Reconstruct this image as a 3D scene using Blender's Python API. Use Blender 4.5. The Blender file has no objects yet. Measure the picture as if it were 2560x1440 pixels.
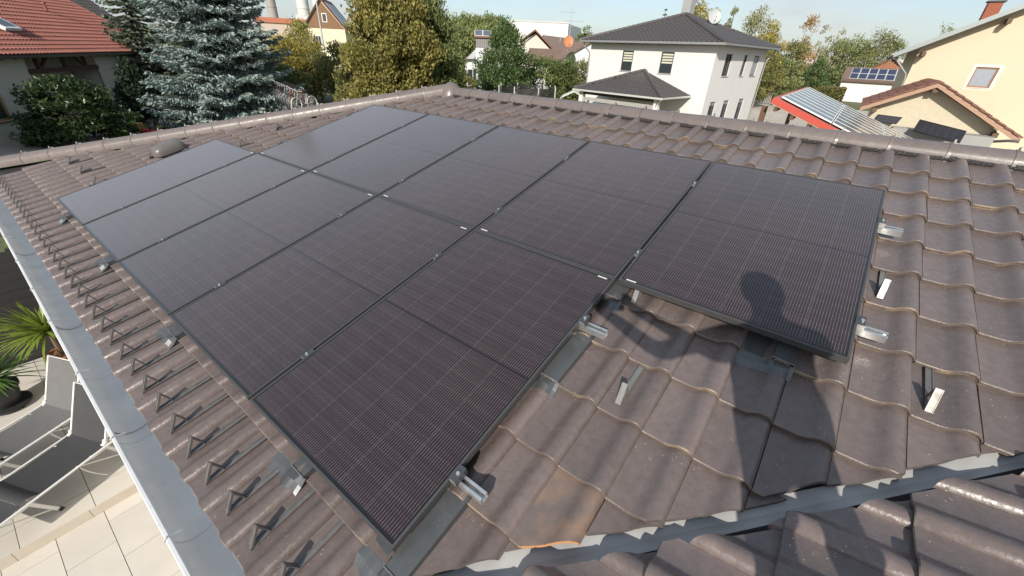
import bpy, bmesh, math, random
import numpy as np
from mathutils import Vector, Matrix

C = bpy.context.scene
COL = C.collection
rnd = random.Random(7)
PI = math.pi

# ------------------------------------------------------------------ camera, light, exposure
CAM = Vector((-0.39399, -6.54294, 1.57575))
RIGHT = Vector((0.61282, -0.78934, 0.03742))
UP = Vector((0.37885, 0.33502, 0.86269))
BACK = Vector((-0.69349, -0.51450, 0.50434))
FPX = 1014.66
cam_data = bpy.data.cameras.new('camera')
cam = bpy.data.objects.new('camera', cam_data)
COL.objects.link(cam)
cam_data.sensor_width = 36.0
cam_data.lens = FPX / 2560 * 36
cam_data.clip_start = 0.05
cam_data.clip_end = 3000
cam.matrix_world = Matrix(((RIGHT.x, UP.x, BACK.x, CAM.x), (RIGHT.y, UP.y, BACK.y, CAM.y),
                           (RIGHT.z, UP.z, BACK.z, CAM.z), (0, 0, 0, 1)))
C.camera = cam

SUN = Vector((-0.80, -0.30, 0.50)).normalized()
sun_el = math.asin(SUN.z)
sun_az = math.atan2(SUN.x, SUN.y)
world = bpy.data.worlds.new('World')
C.world = world
world.use_nodes = True
wn, wl = world.node_tree.nodes, world.node_tree.links
wn.clear()
w_out = wn.new('ShaderNodeOutputWorld')
w_bg = wn.new('ShaderNodeBackground')
w_sky = wn.new('ShaderNodeTexSky')
w_sky.sky_type = 'NISHITA'
w_sky.sun_disc = False
w_sky.sun_elevation = sun_el
w_sky.sun_rotation = sun_az
w_sky.air_density = 1.0
w_sky.dust_density = 1.2
w_sky.ozone_density = 1.2
w_bg.inputs['Strength'].default_value = 0.15
# thin veil of cloud over the whole sky
w_tc = wn.new('ShaderNodeTexCoord')
w_map = wn.new('ShaderNodeMapping')
w_map.inputs['Scale'].default_value = (1.0, 1.6, 5.0)
w_no = wn.new('ShaderNodeTexNoise')
w_no.inputs['Scale'].default_value = 2.2
w_no.inputs['Detail'].default_value = 7
w_no.inputs['Roughness'].default_value = 0.55
w_rmp = wn.new('ShaderNodeMapRange')
w_rmp.inputs['From Min'].default_value = 0.38
w_rmp.inputs['From Max'].default_value = 0.78
w_rmp.inputs['To Min'].default_value = 0.76
w_rmp.inputs['To Max'].default_value = 0.90
w_mix = wn.new('ShaderNodeMix')
w_mix.data_type = 'RGBA'
w_mix.inputs['B'].default_value = (1.75, 2.3, 2.75, 1)
w_veil = wn.new('ShaderNodeMix')
w_veil.data_type = 'RGBA'
w_veil.inputs['A'].default_value = (0.72, 0.98, 1.22, 1)
w_veil.inputs['B'].default_value = (1.30, 1.36, 1.42, 1)
w_r2 = wn.new('ShaderNodeMapRange')
w_r2.inputs['From Min'].default_value = 0.36
w_r2.inputs['From Max'].default_value = 0.66
wl.new(w_no.outputs['Fac'], w_r2.inputs['Value'])
wl.new(w_r2.outputs['Result'], w_veil.inputs['Factor'])
wl.new(w_veil.outputs['Result'], w_mix.inputs['B'])
wl.new(w_tc.outputs['Generated'], w_map.inputs['Vector'])
wl.new(w_map.outputs['Vector'], w_no.inputs['Vector'])
wl.new(w_no.outputs['Fac'], w_rmp.inputs['Value'])
wl.new(w_rmp.outputs['Result'], w_mix.inputs['Factor'])
wl.new(w_sky.outputs['Color'], w_mix.inputs['A'])
wl.new(w_mix.outputs['Result'], w_bg.inputs['Color'])
wl.new(w_bg.outputs['Background'], w_out.inputs['Surface'])

sun_data = bpy.data.lights.new('sun', 'SUN')
sun_data.energy = 2.2
sun_data.angle = math.radians(0.5)
sun_data.color = (1.0, 0.93, 0.83)
sun = bpy.data.objects.new('sun', sun_data)
COL.objects.link(sun)
sun.rotation_euler = SUN.to_track_quat('Z', 'Y').to_euler()
sun.location = (-30, -5, 30)

C.view_settings.view_transform = 'Standard'
C.view_settings.look = 'None'
C.view_settings.gamma = 1
C.view_settings.use_curve_mapping = False
C.view_settings.exposure = 1.30
C.cycles.max_bounces = 6
C.cycles.diffuse_bounces = 3
C.cycles.glossy_bounces = 3
C.cycles.transparent_max_bounces = 8
C.cycles.caustics_reflective = False
C.cycles.caustics_refractive = False

# ------------------------------------------------------------------ measuring helpers (points of the place)
def ray(px, py):
    return RIGHT * ((px - 1280) / FPX) - UP * ((py - 720) / FPX) - BACK
def at(px, py, dist):
    r = ray(px, py)
    return CAM + r * (dist / math.hypot(r.x, r.y))
def atz(px, py, z):
    r = ray(px, py)
    return CAM + r * ((z - CAM.z) / r.z)
def hit(px, py, p0, n):
    r = ray(px, py)
    return CAM + r * ((Vector(p0) - CAM).dot(n) / r.dot(n))
def V(*a):
    return Vector(a)
GZ = -3.25

# ------------------------------------------------------------------ materials
MATS = {}
def pmat(name, col, rough=0.6, metal=0.0, col2=None, scale=6.0, bump=0.0, bscale=60.0, rvar=0.0, rscale=20.0,
         spec=0.5, cshift=0.0, speck=None, speck_scale=60.0, speck_size=0.10, rand=0.0, contrast=0.25, coat=0.0, transl=0.0, stretch=None):
    if name in MATS:
        return MATS[name]
    m = bpy.data.materials.new(name)
    m.use_nodes = True
    nt = m.node_tree
    N, L = nt.nodes, nt.links
    b = N['Principled BSDF']
    b.inputs['Roughness'].default_value = rough
    b.inputs['Metallic'].default_value = metal
    b.inputs['Specular IOR Level'].default_value = spec
    b.inputs['Coat Weight'].default_value = coat
    geo = N.new('ShaderNodeNewGeometry')
    pos = geo.outputs['Position']
    if stretch:
        mp = N.new('ShaderNodeMapping')
        mp.inputs['Scale'].default_value = stretch
        L.new(pos, mp.inputs['Vector'])
        pos = mp.outputs['Vector']
    c = None
    if col2 is not None:
        n = N.new('ShaderNodeTexNoise')
        n.inputs['Scale'].default_value = scale
        n.inputs['Detail'].default_value = 6
        n.inputs['Roughness'].default_value = 0.6
        L.new(pos, n.inputs['Vector'])
        mr = N.new('ShaderNodeMapRange')
        mr.inputs['From Min'].default_value = 0.5 + cshift - contrast
        mr.inputs['From Max'].default_value = 0.5 + cshift + contrast
        L.new(n.outputs['Fac'], mr.inputs['Value'])
        mx = N.new('ShaderNodeMix')
        mx.data_type = 'RGBA'
        mx.inputs['A'].default_value = (*col, 1)
        mx.inputs['B'].default_value = (*col2, 1)
        L.new(mr.outputs['Result'], mx.inputs['Factor'])
        c = mx.outputs['Result']
    if rand:
        oi = N.new('ShaderNodeObjectInfo')
        mr = N.new('ShaderNodeMapRange')
        mr.inputs['To Min'].default_value = 1 - rand
        mr.inputs['To Max'].default_value = 1 + rand
        L.new(oi.outputs['Random'], mr.inputs['Value'])
        mx = N.new('ShaderNodeMix')
        mx.data_type = 'RGBA'
        mx.blend_type = 'MULTIPLY'
        mx.inputs['Factor'].default_value = 1
        if c is None:
            mx.inputs['A'].default_value = (*col, 1)
        else:
            L.new(c, mx.inputs['A'])
        L.new(mr.outputs['Result'], mx.inputs['B'])
        c = mx.outputs['Result']
    if speck is not None:
        vo = N.new('ShaderNodeTexVoronoi')
        vo.inputs['Scale'].default_value = speck_scale
        L.new(pos, vo.inputs['Vector'])
        lt = N.new('ShaderNodeMath')
        lt.operation = 'LESS_THAN'
        lt.inputs[1].default_value = speck_size
        L.new(vo.outputs['Distance'], lt.inputs[0])
        n2 = N.new('ShaderNodeTexNoise')
        n2.inputs['Scale'].default_value = 3.0
        L.new(pos, n2.inputs['Vector'])
        g2 = N.new('ShaderNodeMath')
        g2.operation = 'GREATER_THAN'
        g2.inputs[1].default_value = 0.56
        L.new(n2.outputs['Fac'], g2.inputs[0])
        mu = N.new('ShaderNodeMath')
        mu.operation = 'MULTIPLY'
        L.new(lt.outputs[0], mu.inputs[0])
        L.new(g2.outputs[0], mu.inputs[1])
        mx = N.new('ShaderNodeMix')
        mx.data_type = 'RGBA'
        mx.inputs['B'].default_value = (*speck, 1)
        if c is None:
            mx.inputs['A'].default_value = (*col, 1)
        else:
            L.new(c, mx.inputs['A'])
        L.new(mu.outputs[0], mx.inputs['Factor'])
        c = mx.outputs['Result']
    if c is None:
        b.inputs['Base Color'].default_value = (*col, 1)
    else:
        L.new(c, b.inputs['Base Color'])
    if rvar:
        n = N.new('ShaderNodeTexNoise')
        n.inputs['Scale'].default_value = rscale
        n.inputs['Detail'].default_value = 4
        L.new(pos, n.inputs['Vector'])
        mr = N.new('ShaderNodeMapRange')
        mr.inputs['From Min'].default_value = 0.3
        mr.inputs['From Max'].default_value = 0.7
        mr.inputs['To Min'].default_value = max(0.02, rough - rvar)
        mr.inputs['To Max'].default_value = min(1, rough + rvar)
        L.new(n.outputs['Fac'], mr.inputs['Value'])
        L.new(mr.outputs['Result'], b.inputs['Roughness'])
    if bump:
        n = N.new('ShaderNodeTexNoise')
        n.inputs['Scale'].default_value = bscale
        n.inputs['Detail'].default_value = 5
        L.new(pos, n.inputs['Vector'])
        bp = N.new('ShaderNodeBump')
        bp.inputs['Strength'].default_value = bump
        bp.inputs['Distance'].default_value = 0.01
        L.new(n.outputs['Fac'], bp.inputs['Height'])
        L.new(bp.outputs['Normal'], b.inputs['Normal'])
    MATS[name] = m
    return m

def leaf_mat(name, c1, c2, c3=None, rough=0.5, transl=0.25):
    if name in MATS:
        return MATS[name]
    m = bpy.data.materials.new(name)
    m.use_nodes = True
    N, L = m.node_tree.nodes, m.node_tree.links
    b = N['Principled BSDF']
    b.inputs['Roughness'].default_value = rough
    b.inputs['Specular IOR Level'].default_value = 0.35
    geo = N.new('ShaderNodeNewGeometry')
    rp = N.new('ShaderNodeValToRGB')
    rp.color_ramp.elements[0].color = (*c1, 1)
    rp.color_ramp.elements[1].color = (*c2, 1)
    if c3:
        e = rp.color_ramp.elements.new(0.86)
        e.color = (*c2, 1)
        rp.color_ramp.elements[2].color = (*c3, 1)
    ns = N.new('ShaderNodeTexNoise')
    ns.inputs['Scale'].default_value = 0.9
    ns.inputs['Detail'].default_value = 3
    L.new(geo.outputs['Position'], ns.inputs['Vector'])
    ad = N.new('ShaderNodeMath')
    ad.operation = 'MULTIPLY_ADD'
    ad.inputs[1].default_value = 1.3
    L.new(ns.outputs['Fac'], ad.inputs[0])
    mm = N.new('ShaderNodeMath')
    mm.operation = 'MULTIPLY_ADD'
    mm.inputs[1].default_value = 0.7
    mm.inputs[2].default_value = -0.5
    L.new(geo.outputs['Random Per Island'], mm.inputs[0])
    L.new(mm.outputs[0], ad.inputs[2])
    L.new(ad.outputs[0], rp.inputs['Fac'])
    L.new(rp.outputs['Color'], b.inputs['Base Color'])
    tr = N.new('ShaderNodeBsdfTranslucent')
    L.new(rp.outputs['Color'], tr.inputs['Color'])
    ms = N.new('ShaderNodeMixShader')
    ms.inputs['Fac'].default_value = transl
    L.new(b.outputs['BSDF'], ms.inputs[1])
    L.new(tr.outputs['BSDF'], ms.inputs[2])
    L.new(ms.outputs['Shader'], N['Material Output'].inputs['Surface'])
    MATS[name] = m
    return m

# ------------------------------------------------------------------ mesh builder
class MB:
    def __init__(self):
        self.v, self.f, self.m = [], [], []
    def add(self, vs, fs, mi=0):
        o = len(self.v)
        self.v += [tuple(p) for p in vs]
        for f in fs:
            self.f.append(tuple(i + o for i in f))
            self.m.append(mi)
        return self
    def quad(self, a, b, c, d, mi=0):
        return self.add((a, b, c, d), ((0, 1, 2, 3),), mi)
    def poly(self, pts, mi=0):
        return self.add(pts, (tuple(range(len(pts))),), mi)
    def box(self, o, a, b, c, mi=0):
        o, a, b, c = Vector(o), Vector(a), Vector(b), Vector(c)
        p = [o, o + a, o + a + b, o + b, o + c, o + a + c, o + a + b + c, o + b + c]
        if a.cross(b).dot(c) < 0:
            fs = ((0, 1, 2, 3), (7, 6, 5, 4), (4, 5, 1, 0), (5, 6, 2, 1), (6, 7, 3, 2), (7, 4, 0, 3))
        else:
            fs = ((3, 2, 1, 0), (4, 5, 6, 7), (0, 1, 5, 4), (1, 2, 6, 5), (2, 3, 7, 6), (3, 0, 4, 7))
        return self.add(p, fs, mi)
    def cbox(self, c, sx, sy, sz, mi=0, ang=0.0):
        ca, sa = math.cos(ang), math.sin(ang)
        a, b = Vector((ca, sa, 0)) * sx, Vector((-sa, ca, 0)) * sy
        return self.box(Vector(c) - a / 2 - b / 2 - Vector((0, 0, sz / 2)), a, b, Vector((0, 0, sz)), mi)
    def bar(self, p, q, w, h=None, up=(0, 0, 1), mi=0):
        p, q = Vector(p), Vector(q)
        h = w if h is None else h
        d = (q - p)
        s = d.cross(Vector(up))
        if s.length < 1e-6:
            s = d.cross(Vector((1, 0, 0)))
        s.normalize()
        u = s.cross(d).normalized()
        return self.box(p - s * w / 2 - u * h / 2, d, s * w, u * h, mi)
    def prism(self, pts, vec, mi=0):
        pts = [Vector(p) for p in pts]
        vec = Vector(vec)
        n = len(pts)
        nm = Vector((0, 0, 0))
        for i in range(n):
            nm += pts[i].cross(pts[(i + 1) % n])
        if nm.dot(vec) > 0:
            pts = pts[::-1]
        q = [p + vec for p in pts]
        fs = [tuple(range(n)), tuple(range(2 * n - 1, n - 1, -1))]
        for i in range(n):
            j = (i + 1) % n
            fs.append((j, i, n + i, n + j))
        return self.add(pts + q, fs, mi)
    def tube(self, pts, r, seg=8, mi=0, closed=False, caps=True):
        pts = [Vector(p) for p in pts]
        n = len(pts)
        rs = r if isinstance(r, (list, tuple)) else [r] * n
        vs, prev = [], None
        for i in range(n):
            if closed:
                d = pts[(i + 1) % n] - pts[i - 1]
            else:
                d = pts[min(i + 1, n - 1)] - pts[max(i - 1, 0)]
            d.normalize()
            if prev is None:
                s = d.cross(Vector((0.13, 0.27, 0.95)))
                if s.length < 1e-3:
                    s = d.cross(Vector((1, 0, 0)))
            else:
                s = prev - d * prev.dot(d)
            s.normalize()
            prev = s
            t = d.cross(s)
            for k in range(seg):
                a = 2 * PI * k / seg
                vs.append(pts[i] + (s * math.cos(a) + t * math.sin(a)) * rs[i])
        fs = []
        m = n if closed else n - 1
        for i in range(m):
            for k in range(seg):
                k2 = (k + 1) % seg
                j = (i + 1) % n
                fs.append((i * seg + k, i * seg + k2, j * seg + k2, j * seg + k))
        if caps and not closed:
            fs.append(tuple(range(seg - 1, -1, -1)))
            fs.append(tuple((n - 1) * seg + k for k in range(seg)))
        return self.add(vs, fs, mi)
    def lathe(self, c, prof, seg=24, mi=0):
        c = Vector(c)
        vs, fs = [], []
        for (r, z) in prof:
            for k in range(seg):
                a = 2 * PI * k / seg
                vs.append(c + Vector((r * math.cos(a), r * math.sin(a), z)))
        for i in range(len(prof) - 1):
            for k in range(seg):
                k2 = (k + 1) % seg
                fs.append((i * seg + k, i * seg + k2, (i + 1) * seg + k2, (i + 1) * seg + k))
        return self.add(vs, fs, mi)
    def mesh(self, name, mats, smooth=None):
        me = bpy.data.meshes.new(name)
        me.from_pydata(self.v, [], self.f)
        for m in (mats if isinstance(mats, (list, tuple)) else [mats]):
            me.materials.append(m)
        if any(self.m):
            me.polygons.foreach_set('material_index', self.m)
        if smooth is not None:
            me.polygons.foreach_set('use_smooth', [True] * len(me.polygons))
            me.set_sharp_from_angle(angle=math.radians(smooth))
        me.update()
        return me
    def build(self, name, mats, parent=None, smooth=None):
        return obj(name, self.mesh(name, mats, smooth), parent)

def obj(name, me, parent=None, matrix=None):
    o = bpy.data.objects.new(name, me)
    COL.objects.link(o)
    if matrix is not None:
        o.matrix_basis = matrix
    if parent is not None:
        setp(o, parent)
    return o
def pworld(o):
    m = o.matrix_basis.copy()
    if o.parent is not None:
        m = pworld(o.parent) @ o.matrix_parent_inverse @ m
    return m
def setp(o, parent):
    o.parent = parent
    o.matrix_parent_inverse = pworld(parent).inverted()
def tag(o, label=None, cat=None, group=None, kind=None):
    if label: o['label'] = label
    if cat: o['category'] = cat
    if group: o['group'] = group
    if kind: o['kind'] = kind
    return o
def thing(name, loc, label, cat, group=None):
    o = bpy.data.objects.new(name, None)
    o.empty_display_size = 0.2
    COL.objects.link(o)
    o.location = Vector(loc)
    return tag(o, label, cat, group)
def copy_tree(o, matrix=None, parent=None, label=None, group=None):
    c = o.copy()
    COL.objects.link(c)
    if parent is not None:
        c.parent = parent
    if matrix is not None:
        c.matrix_basis = matrix
    if label: c['label'] = label
    if group: c['group'] = group
    for ch in KIDS.get(o.name, o.children):
        copy_tree(ch, None, c)
    return c
KIDS = {}
# ------------------------------------------------------------------ own house: roof frame
TH = math.radians(14)
CS, SN = math.cos(TH), math.sin(TH)
MR = Matrix(((0, CS, -SN, 0), (-1, 0, 0, 0), (0, SN, CS, 0), (0, 0, 0, 1)))        # roof (U along eave, V up slope, N out)
MW = Matrix(((-1, 0, 0, 0), (0, -CS, SN, -5.84), (0, SN, CS, -0.1237 - 0.021), (0, 0, 0, 1)))   # the wing's roof face
def rw(u, v, n):
    return MR @ Vector((u, v, n))
def ww(u, v, n):
    return MW @ Vector((u, v, n))
NB = -0.141                      # level of the tile bed
TW, TP, TL = 0.2245, 0.345, 0.405
UJ0, VJ0 = 7.18, 1.328
HIP0, HIPS = -2.88, 0.976        # hip line: U = HIP0 + HIPS * V
RV = 4.58                        # ridge line

tile_m = pmat('roof_tile_brown', (0.118, 0.091, 0.084), 0.33, col2=(0.160, 0.128, 0.119), scale=26, rvar=0.20, rscale=38, bump=0.13, bscale=70,
              speck=(0.50, 0.44, 0.36), speck_scale=44, speck_size=0.085, rand=0.13, spec=0.55)
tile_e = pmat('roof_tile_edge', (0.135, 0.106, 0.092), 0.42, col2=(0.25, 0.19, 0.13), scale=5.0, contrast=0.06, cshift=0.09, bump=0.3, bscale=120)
tile_c = pmat('roof_tile_cut', (0.06, 0.05, 0.047), 0.75, col2=(0.14, 0.12, 0.11), scale=30, bump=0.3)
terra_m = pmat('terracotta_break', (0.50, 0.22, 0.085), 0.85, col2=(0.60, 0.33, 0.15), scale=40, bump=0.4, bscale=90)
worn_m = pmat('roof_tile_worn', (0.135, 0.108, 0.098), 0.42, col2=(0.225, 0.150, 0.108), scale=7, contrast=0.12, cshift=0.05, rvar=0.15, bump=0.1, spec=0.5)
dark_m = pmat('roof_underlay', (0.012, 0.011, 0.011), 0.9)
zinc_m = pmat('zinc_sheet', (0.72, 0.72, 0.71), 0.5, metal=0.05, col2=(0.60, 0.605, 0.60), scale=5, rvar=0.12, rscale=9, bump=0.05, bscale=20,
              speck=(0.09, 0.085, 0.08), speck_scale=34, speck_size=0.07)
flash_m = pmat('grey_sheet_metal', (0.088, 0.094, 0.098), 0.38, metal=0.4, col2=(0.125, 0.132, 0.137), scale=9, rvar=0.1,
               speck=(0.45, 0.42, 0.38), speck_scale=60, speck_size=0.07)
guard_m = pmat('snow_guard_metal', (0.15, 0.14, 0.133), 0.45, metal=0.5, col2=(0.22, 0.21, 0.20), scale=30, rvar=0.1)
alu_m = pmat('bright_aluminium', (0.68, 0.68, 0.67), 0.34, metal=0.85, rvar=0.1, rscale=40)
black_m = pmat('black_anodised', (0.022, 0.022, 0.024), 0.36, metal=0.2, spec=0.6)
wall_m = pmat('house_plaster', (0.62, 0.60, 0.55), 0.9, col2=(0.56, 0.54, 0.49), scale=2, bump=0.2)

PROF = [(0.0, 0.003), (0.010, 0.0), (0.098, 0.0), (0.122, 0.007), (0.143, 0.023), (0.163, 0.0335), (0.180, 0.036), (0.197, 0.0335), (0.212, 0.022), (0.2238, 0.001)]
def tile_mb():
    """One pantile: flat pan, roll on the right, double lip at the lower edge."""
    mb = MB()
    sl = -0.028 / TP
    def row(v, dz):
        return [(u, v, 0.026 + sl * v + z + dz) for (u, z) in PROF]
    rows = [row(TL, 0), row(0.004, 0), row(0.0, -0.004), row(0.0, -0.012), row(0.006, -0.0135), row(0.006, -0.027), row(TL, -0.018)]
    n = len(PROF)
    vs = [p for r in rows for p in r]
    for k in range(len(rows) - 1):
        fs = [(k * n + i, (k + 1) * n + i, (k + 1) * n + i + 1, k * n + i + 1) for i in range(n - 1)]
        o = len(mb.v)
        if k == 0:
            mb.v += vs
        for f in fs:
            mb.f.append(f)
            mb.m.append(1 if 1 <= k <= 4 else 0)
    R = len(rows)
    for i, fl in ((0, False), (n - 1, True)):          # side faces
        f = tuple(k * n + i for k in range(R))
        mb.f.append(f if fl else f[::-1]); mb.m.append(0)
    f = [i for i in range(n)] + [(R - 1) * n + i for i in range(n - 1, -1, -1)]
    mb.f.append(tuple(f)); mb.m.append(0)
    return mb
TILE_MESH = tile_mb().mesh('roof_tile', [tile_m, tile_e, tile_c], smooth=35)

def cut_tile_mesh(lines, mats=None):
    """A tile cut along lines (a, b, c): keeps a*u + b*v >= c in the tile's own frame."""
    bm = bmesh.new()
    bm.from_mesh(TILE_MESH)
    for (a, b, c) in lines:
        nrm = Vector((a, b, 0)).normalized()
        co = nrm * (c / math.hypot(a, b))
        g = bmesh.ops.bisect_plane(bm, geom=bm.verts[:] + bm.edges[:] + bm.faces[:], plane_co=co, plane_no=nrm, clear_inner=True, dist=1e-5)
        ed = [e for e in g['geom_cut'] if isinstance(e, bmesh.types.BMEdge)]
        if ed:
            r = bmesh.ops.edgenet_fill(bm, edges=ed, mat_nr=2)
            for f in r['faces']:
                f.material_index = 2
                f.smooth = False
    if len(bm.faces) == 0:
        bm.free()
        return None
    me = bpy.data.meshes.new('roof_tile_cut')
    bm.to_mesh(me)
    bm.free()
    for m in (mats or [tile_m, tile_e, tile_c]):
        me.materials.append(m)
    me.set_sharp_from_angle(angle=math.radians(35))
    return me

house = thing('tiled_house', rw(2.0, 2.0, -1.5), 'low brown-tiled hip roof in the foreground that carries the ten black solar panels', 'house')

BROKEN = (6.0575, 0.293)
def place_tiles():
    spots = []
    rj = random.Random(9)
    # main face: (U, V) joints
    for j in range(-3, 52):
        u = UJ0 + TW * 8 - TW * j
        for k in range(-5, 9):
            v = VJ0 + TP * k
            # local lines: hip  U - HIPS*V >= HIP0+0.13 ; valley  U - .970*V <= 5.86
            cs = [(u + a, v + b) for a in (0, TW) for b in (0, TL)]
            h = [p[0] - HIPS * p[1] - (HIP0 + 0.17) for p in cs]
            g = [5.83 - (p[0] - 0.970 * p[1]) for p in cs]
            if max(h) < 0.02 or max(g) < 0.085:
                continue
            lines = []
            if min(h) < 0:
                lines.append((1, -HIPS, -(u - HIPS * v - (HIP0 + 0.17))))
            if min(g) < 0:
                ja, jb = rj.uniform(-.10, .10), rj.uniform(-.018, .022)
                # turned a little about the middle of this tile's own cut
                lines.append((-1 - ja, 0.970 - ja, -(5.83 - jb - u + 0.970 * v) - ja * (TW + .12)))
            under = False
            for (a, b, c, d) in ((0.25, 5.5, 0.25, 1.6), (1.4, 5.6, 1.6, 3.3), (5.5, 6.7, 2.0, 3.3)):
                if a < u and u + TW < b and c < v and v + TP < d:
                    under = True
            p = rw(u + TW / 2, v + TP / 2, NB)
            spots.append((under, (p - CAM).length, 'main', u, v, lines))
    for j in range(-16, 10):
        u = -0.66 - TW + TW * j
        for k in range(0, 12):
            v = -0.33 + TP * k
            cs = [(u + a, v + b) for a in (0, TW) for b in (0, TL)]
            g = [p[1] * CS + p[0] - 0.085 for p in cs]
            if max(g) < 0.02:
                continue
            lines = [(1, CS, -(v * CS + u - 0.085 - rj.uniform(-.015, .02)))] if min(g) < 0 else []
            p = ww(u + TW / 2, v + TP / 2, 0)
            vis = (p.x > 0.15 and p.x < 2.3 and v < 2.0)
            spots.append((not vis, (p - CAM).length + (0 if vis else 5), 'wing', u, v, lines))
    spots.sort(key=lambda s: (s[0], s[1]))
    rest_v, rest_f, rest_m = [], [], []
    r2 = random.Random(3)
    for i, (under, d, face, u, v, lines) in enumerate(spots):
        base = (MR @ Matrix.Translation((u, v, NB))) if face == 'main' else (MW @ Matrix.Translation((u, v, 0)))
        jit = Matrix.Translation((r2.uniform(-.0012, .0012), r2.uniform(-.003, .003), r2.uniform(0, .002))) @ Matrix.Rotation(r2.uniform(-.004, .004), 4, 'Z') @ Matrix.Rotation(r2.uniform(-.004, .004), 4, 'Y')
        base = base @ jit
        broken = face == 'main' and abs(u - BROKEN[0]) < 0.02 and abs(v - BROKEN[1]) < 0.02
        me = TILE_MESH
        if broken:                     # snapped off in a curve, raw clay showing
            lines = [(-0.40, 0.92, -0.016), (-0.62, 0.78, -0.027), (-0.80, 0.60, -0.093)]
            me = cut_tile_mesh(lines, [worn_m, tile_e, terra_m])
        elif lines:
            me = cut_tile_mesh(lines)
            if me is None:
                continue
        if i < 300:
            o = obj('roof_tile', me, None, base)
            setp(o, house)
            if broken:
                o['label'] = 'broken tile by the valley with a raw orange clay edge'
        else:
            off = len(rest_v)
            rest_v += [tuple(base @ w.co) for w in me.vertices]
            for p in me.polygons:
                rest_f.append(tuple(off + q for q in p.vertices))
                rest_m.append(p.material_index)
    mb = MB()
    mb.v, mb.f, mb.m = rest_v, rest_f, rest_m
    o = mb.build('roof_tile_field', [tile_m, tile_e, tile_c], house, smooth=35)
    o['kind'] = 'stuff'
place_tiles()

# under-roof, far faces and walls of the house
def vx(v): return rw(0, v, NB - 0.03)
mb = MB()
UE = 9.3
hip_lo = (HIP0 + HIPS * -0.46, -0.46)
apex = (HIP0 + HIPS * RV, RV)
n0 = NB - 0.022
va = 5.84 - 0.97 * 0.46
mb.poly([rw(hip_lo[0], -0.40, n0), rw(5.40, -0.40, n0), rw(5.85 + .97 * RV, RV, n0), rw(apex[0], RV, n0)])
mb.build('roof_deck', dark_m, house)
apw = rw(apex[0], RV, n0)
eaz = rw(0, -0.40, n0).z
mb = MB()
half = apw.x - rw(0, -0.40, n0).x
far_eave = apw.x + half
mb.poly([V(rw(0, -.4, n0).x, -hip_lo[0], eaz), apw, V(far_eave, -apex[0] + half, eaz)])
mb.poly([apw, V(apw.x, -11.0, apw.z), V(far_eave, -11.0, eaz), V(far_eave, -apex[0] + half, eaz)])
mb.build('roof_slope', tile_m, house)
mb = MB()
wd = ww(0, 0, -0.02)
mb.poly([ww(0.42, -0.34, -0.02), ww(3.4, -0.34, -0.02), ww(3.4, 3.7, -0.02), ww(-3.6, 3.7, -0.02)])
mb.build('roof_deck', dark_m, house)
mb = MB()
wx0 = 0.25
mb.box((wx0, -11, GZ), (9.2, 0, 0), (0, 12.3, 0), (0, 0, eaz - GZ - 0.06))
mb.box((-3.2, -11, GZ), (3.44, 0, 0), (0, 5.3, 0), (0, 0, eaz - GZ - 0.06))
mb.build('wall', wall_m, house)
# boarded soffit closing the overhang
mb = MB()
mb.box((-0.30, -5.6, eaz - 0.05), (0.54, 0, 0), (0, 8.1, 0), (0, 0, 0.03))
mb.build('soffit', pmat('soffit_wood', (0.35, 0.25, 0.16), 0.7), house)

# valley sheet
mb = MB()
def valley_pt(w, side, n=-0.012):
    # w = distance along the valley in X, side = offset along the face
    X = w
    if side < 0:       # main face
        return rw(5.84 + X + side, (X + 0.0) / CS * 1.0 - 0.03, NB + n) if False else None
vs_l, vs_c, vs_r = [], [], []
for X in np.linspace(-0.40, 4.2, 24):
    zc = math.tan(TH) * X - 0.1237 - 0.052
    vs_c.append(V(X, -(5.84 + X), zc))
    vs_l.append(V(X + 0.14, -(5.84 + X) + 0.14, zc + math.tan(TH) * 0.14 + 0.004))
    vs_r.append(V(X - 0.28, -(5.84 + X) - 0.28, zc + math.tan(TH) * 0.28 + 0.004))
for A, B in ((vs_r, vs_c), (vs_c, vs_l)):
    for i in range(len(A) - 1):
        mb.quad(A[i], B[i], B[i + 1], A[i + 1])
mb.build('valley_flashing', pmat('valley_sheet', (0.44, 0.435, 0.425), 0.5, metal=0.1, col2=(0.34, 0.34, 0.34), scale=7, rvar=0.12), house, smooth=40)

# ------------------------------------------------------------------ ridge and hip tiles
cap_m = pmat('ridge_tile_brown', (0.128, 0.104, 0.097), 0.38, col2=(0.165, 0.138, 0.130), scale=14, rvar=0.12, rscale=22, bump=0.06, rand=0.07)
def cap_mesh(length, r0, r1, name):
    mb = MB()
    seg = 12
    rows = [(0.0, r0), (0.022, r0 + .002), (0.026, r0 - 0.003), (length, r1)]
    vs = []
    for (t, r) in rows:
        for k in range(seg + 1):
            a = PI * k / seg
            drop = -0.035 if k in (0, seg) else 0.0
            vs.append((t, r * math.cos(a) * 1.02, r * math.sin(a) + drop))
    n = seg + 1
    for (t, r) in rows[::-1]:
        for k in range(seg + 1):
            a = PI * k / seg
            drop = -0.035 if k in (0, seg) else 0.0
            vs.append((t, (r - .016) * math.cos(a) * 1.02, (r - .016) * math.sin(a) + drop))
    R = len(rows) * 2
    fs = []
    for i in range(R):
        j = (i + 1) % R
        for k in range(seg):
            fs.append((i * n + k, j * n + k, j * n + k + 1, i * n + k + 1)[::-1])
    mb.add(vs, fs)
    # clip that holds the joint: a small bent lug on top
    return mb.mesh(name, [cap_m], smooth=40)
RIDGE_MESH = cap_mesh(0.40, 0.112, 0.098, 'ridge_tile')
lug = MB()
lug.box((-0.012, -0.03, 0.098), (0.075, 0, 0), (0, 0.05, 0), (0, 0, 0.012))
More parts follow.
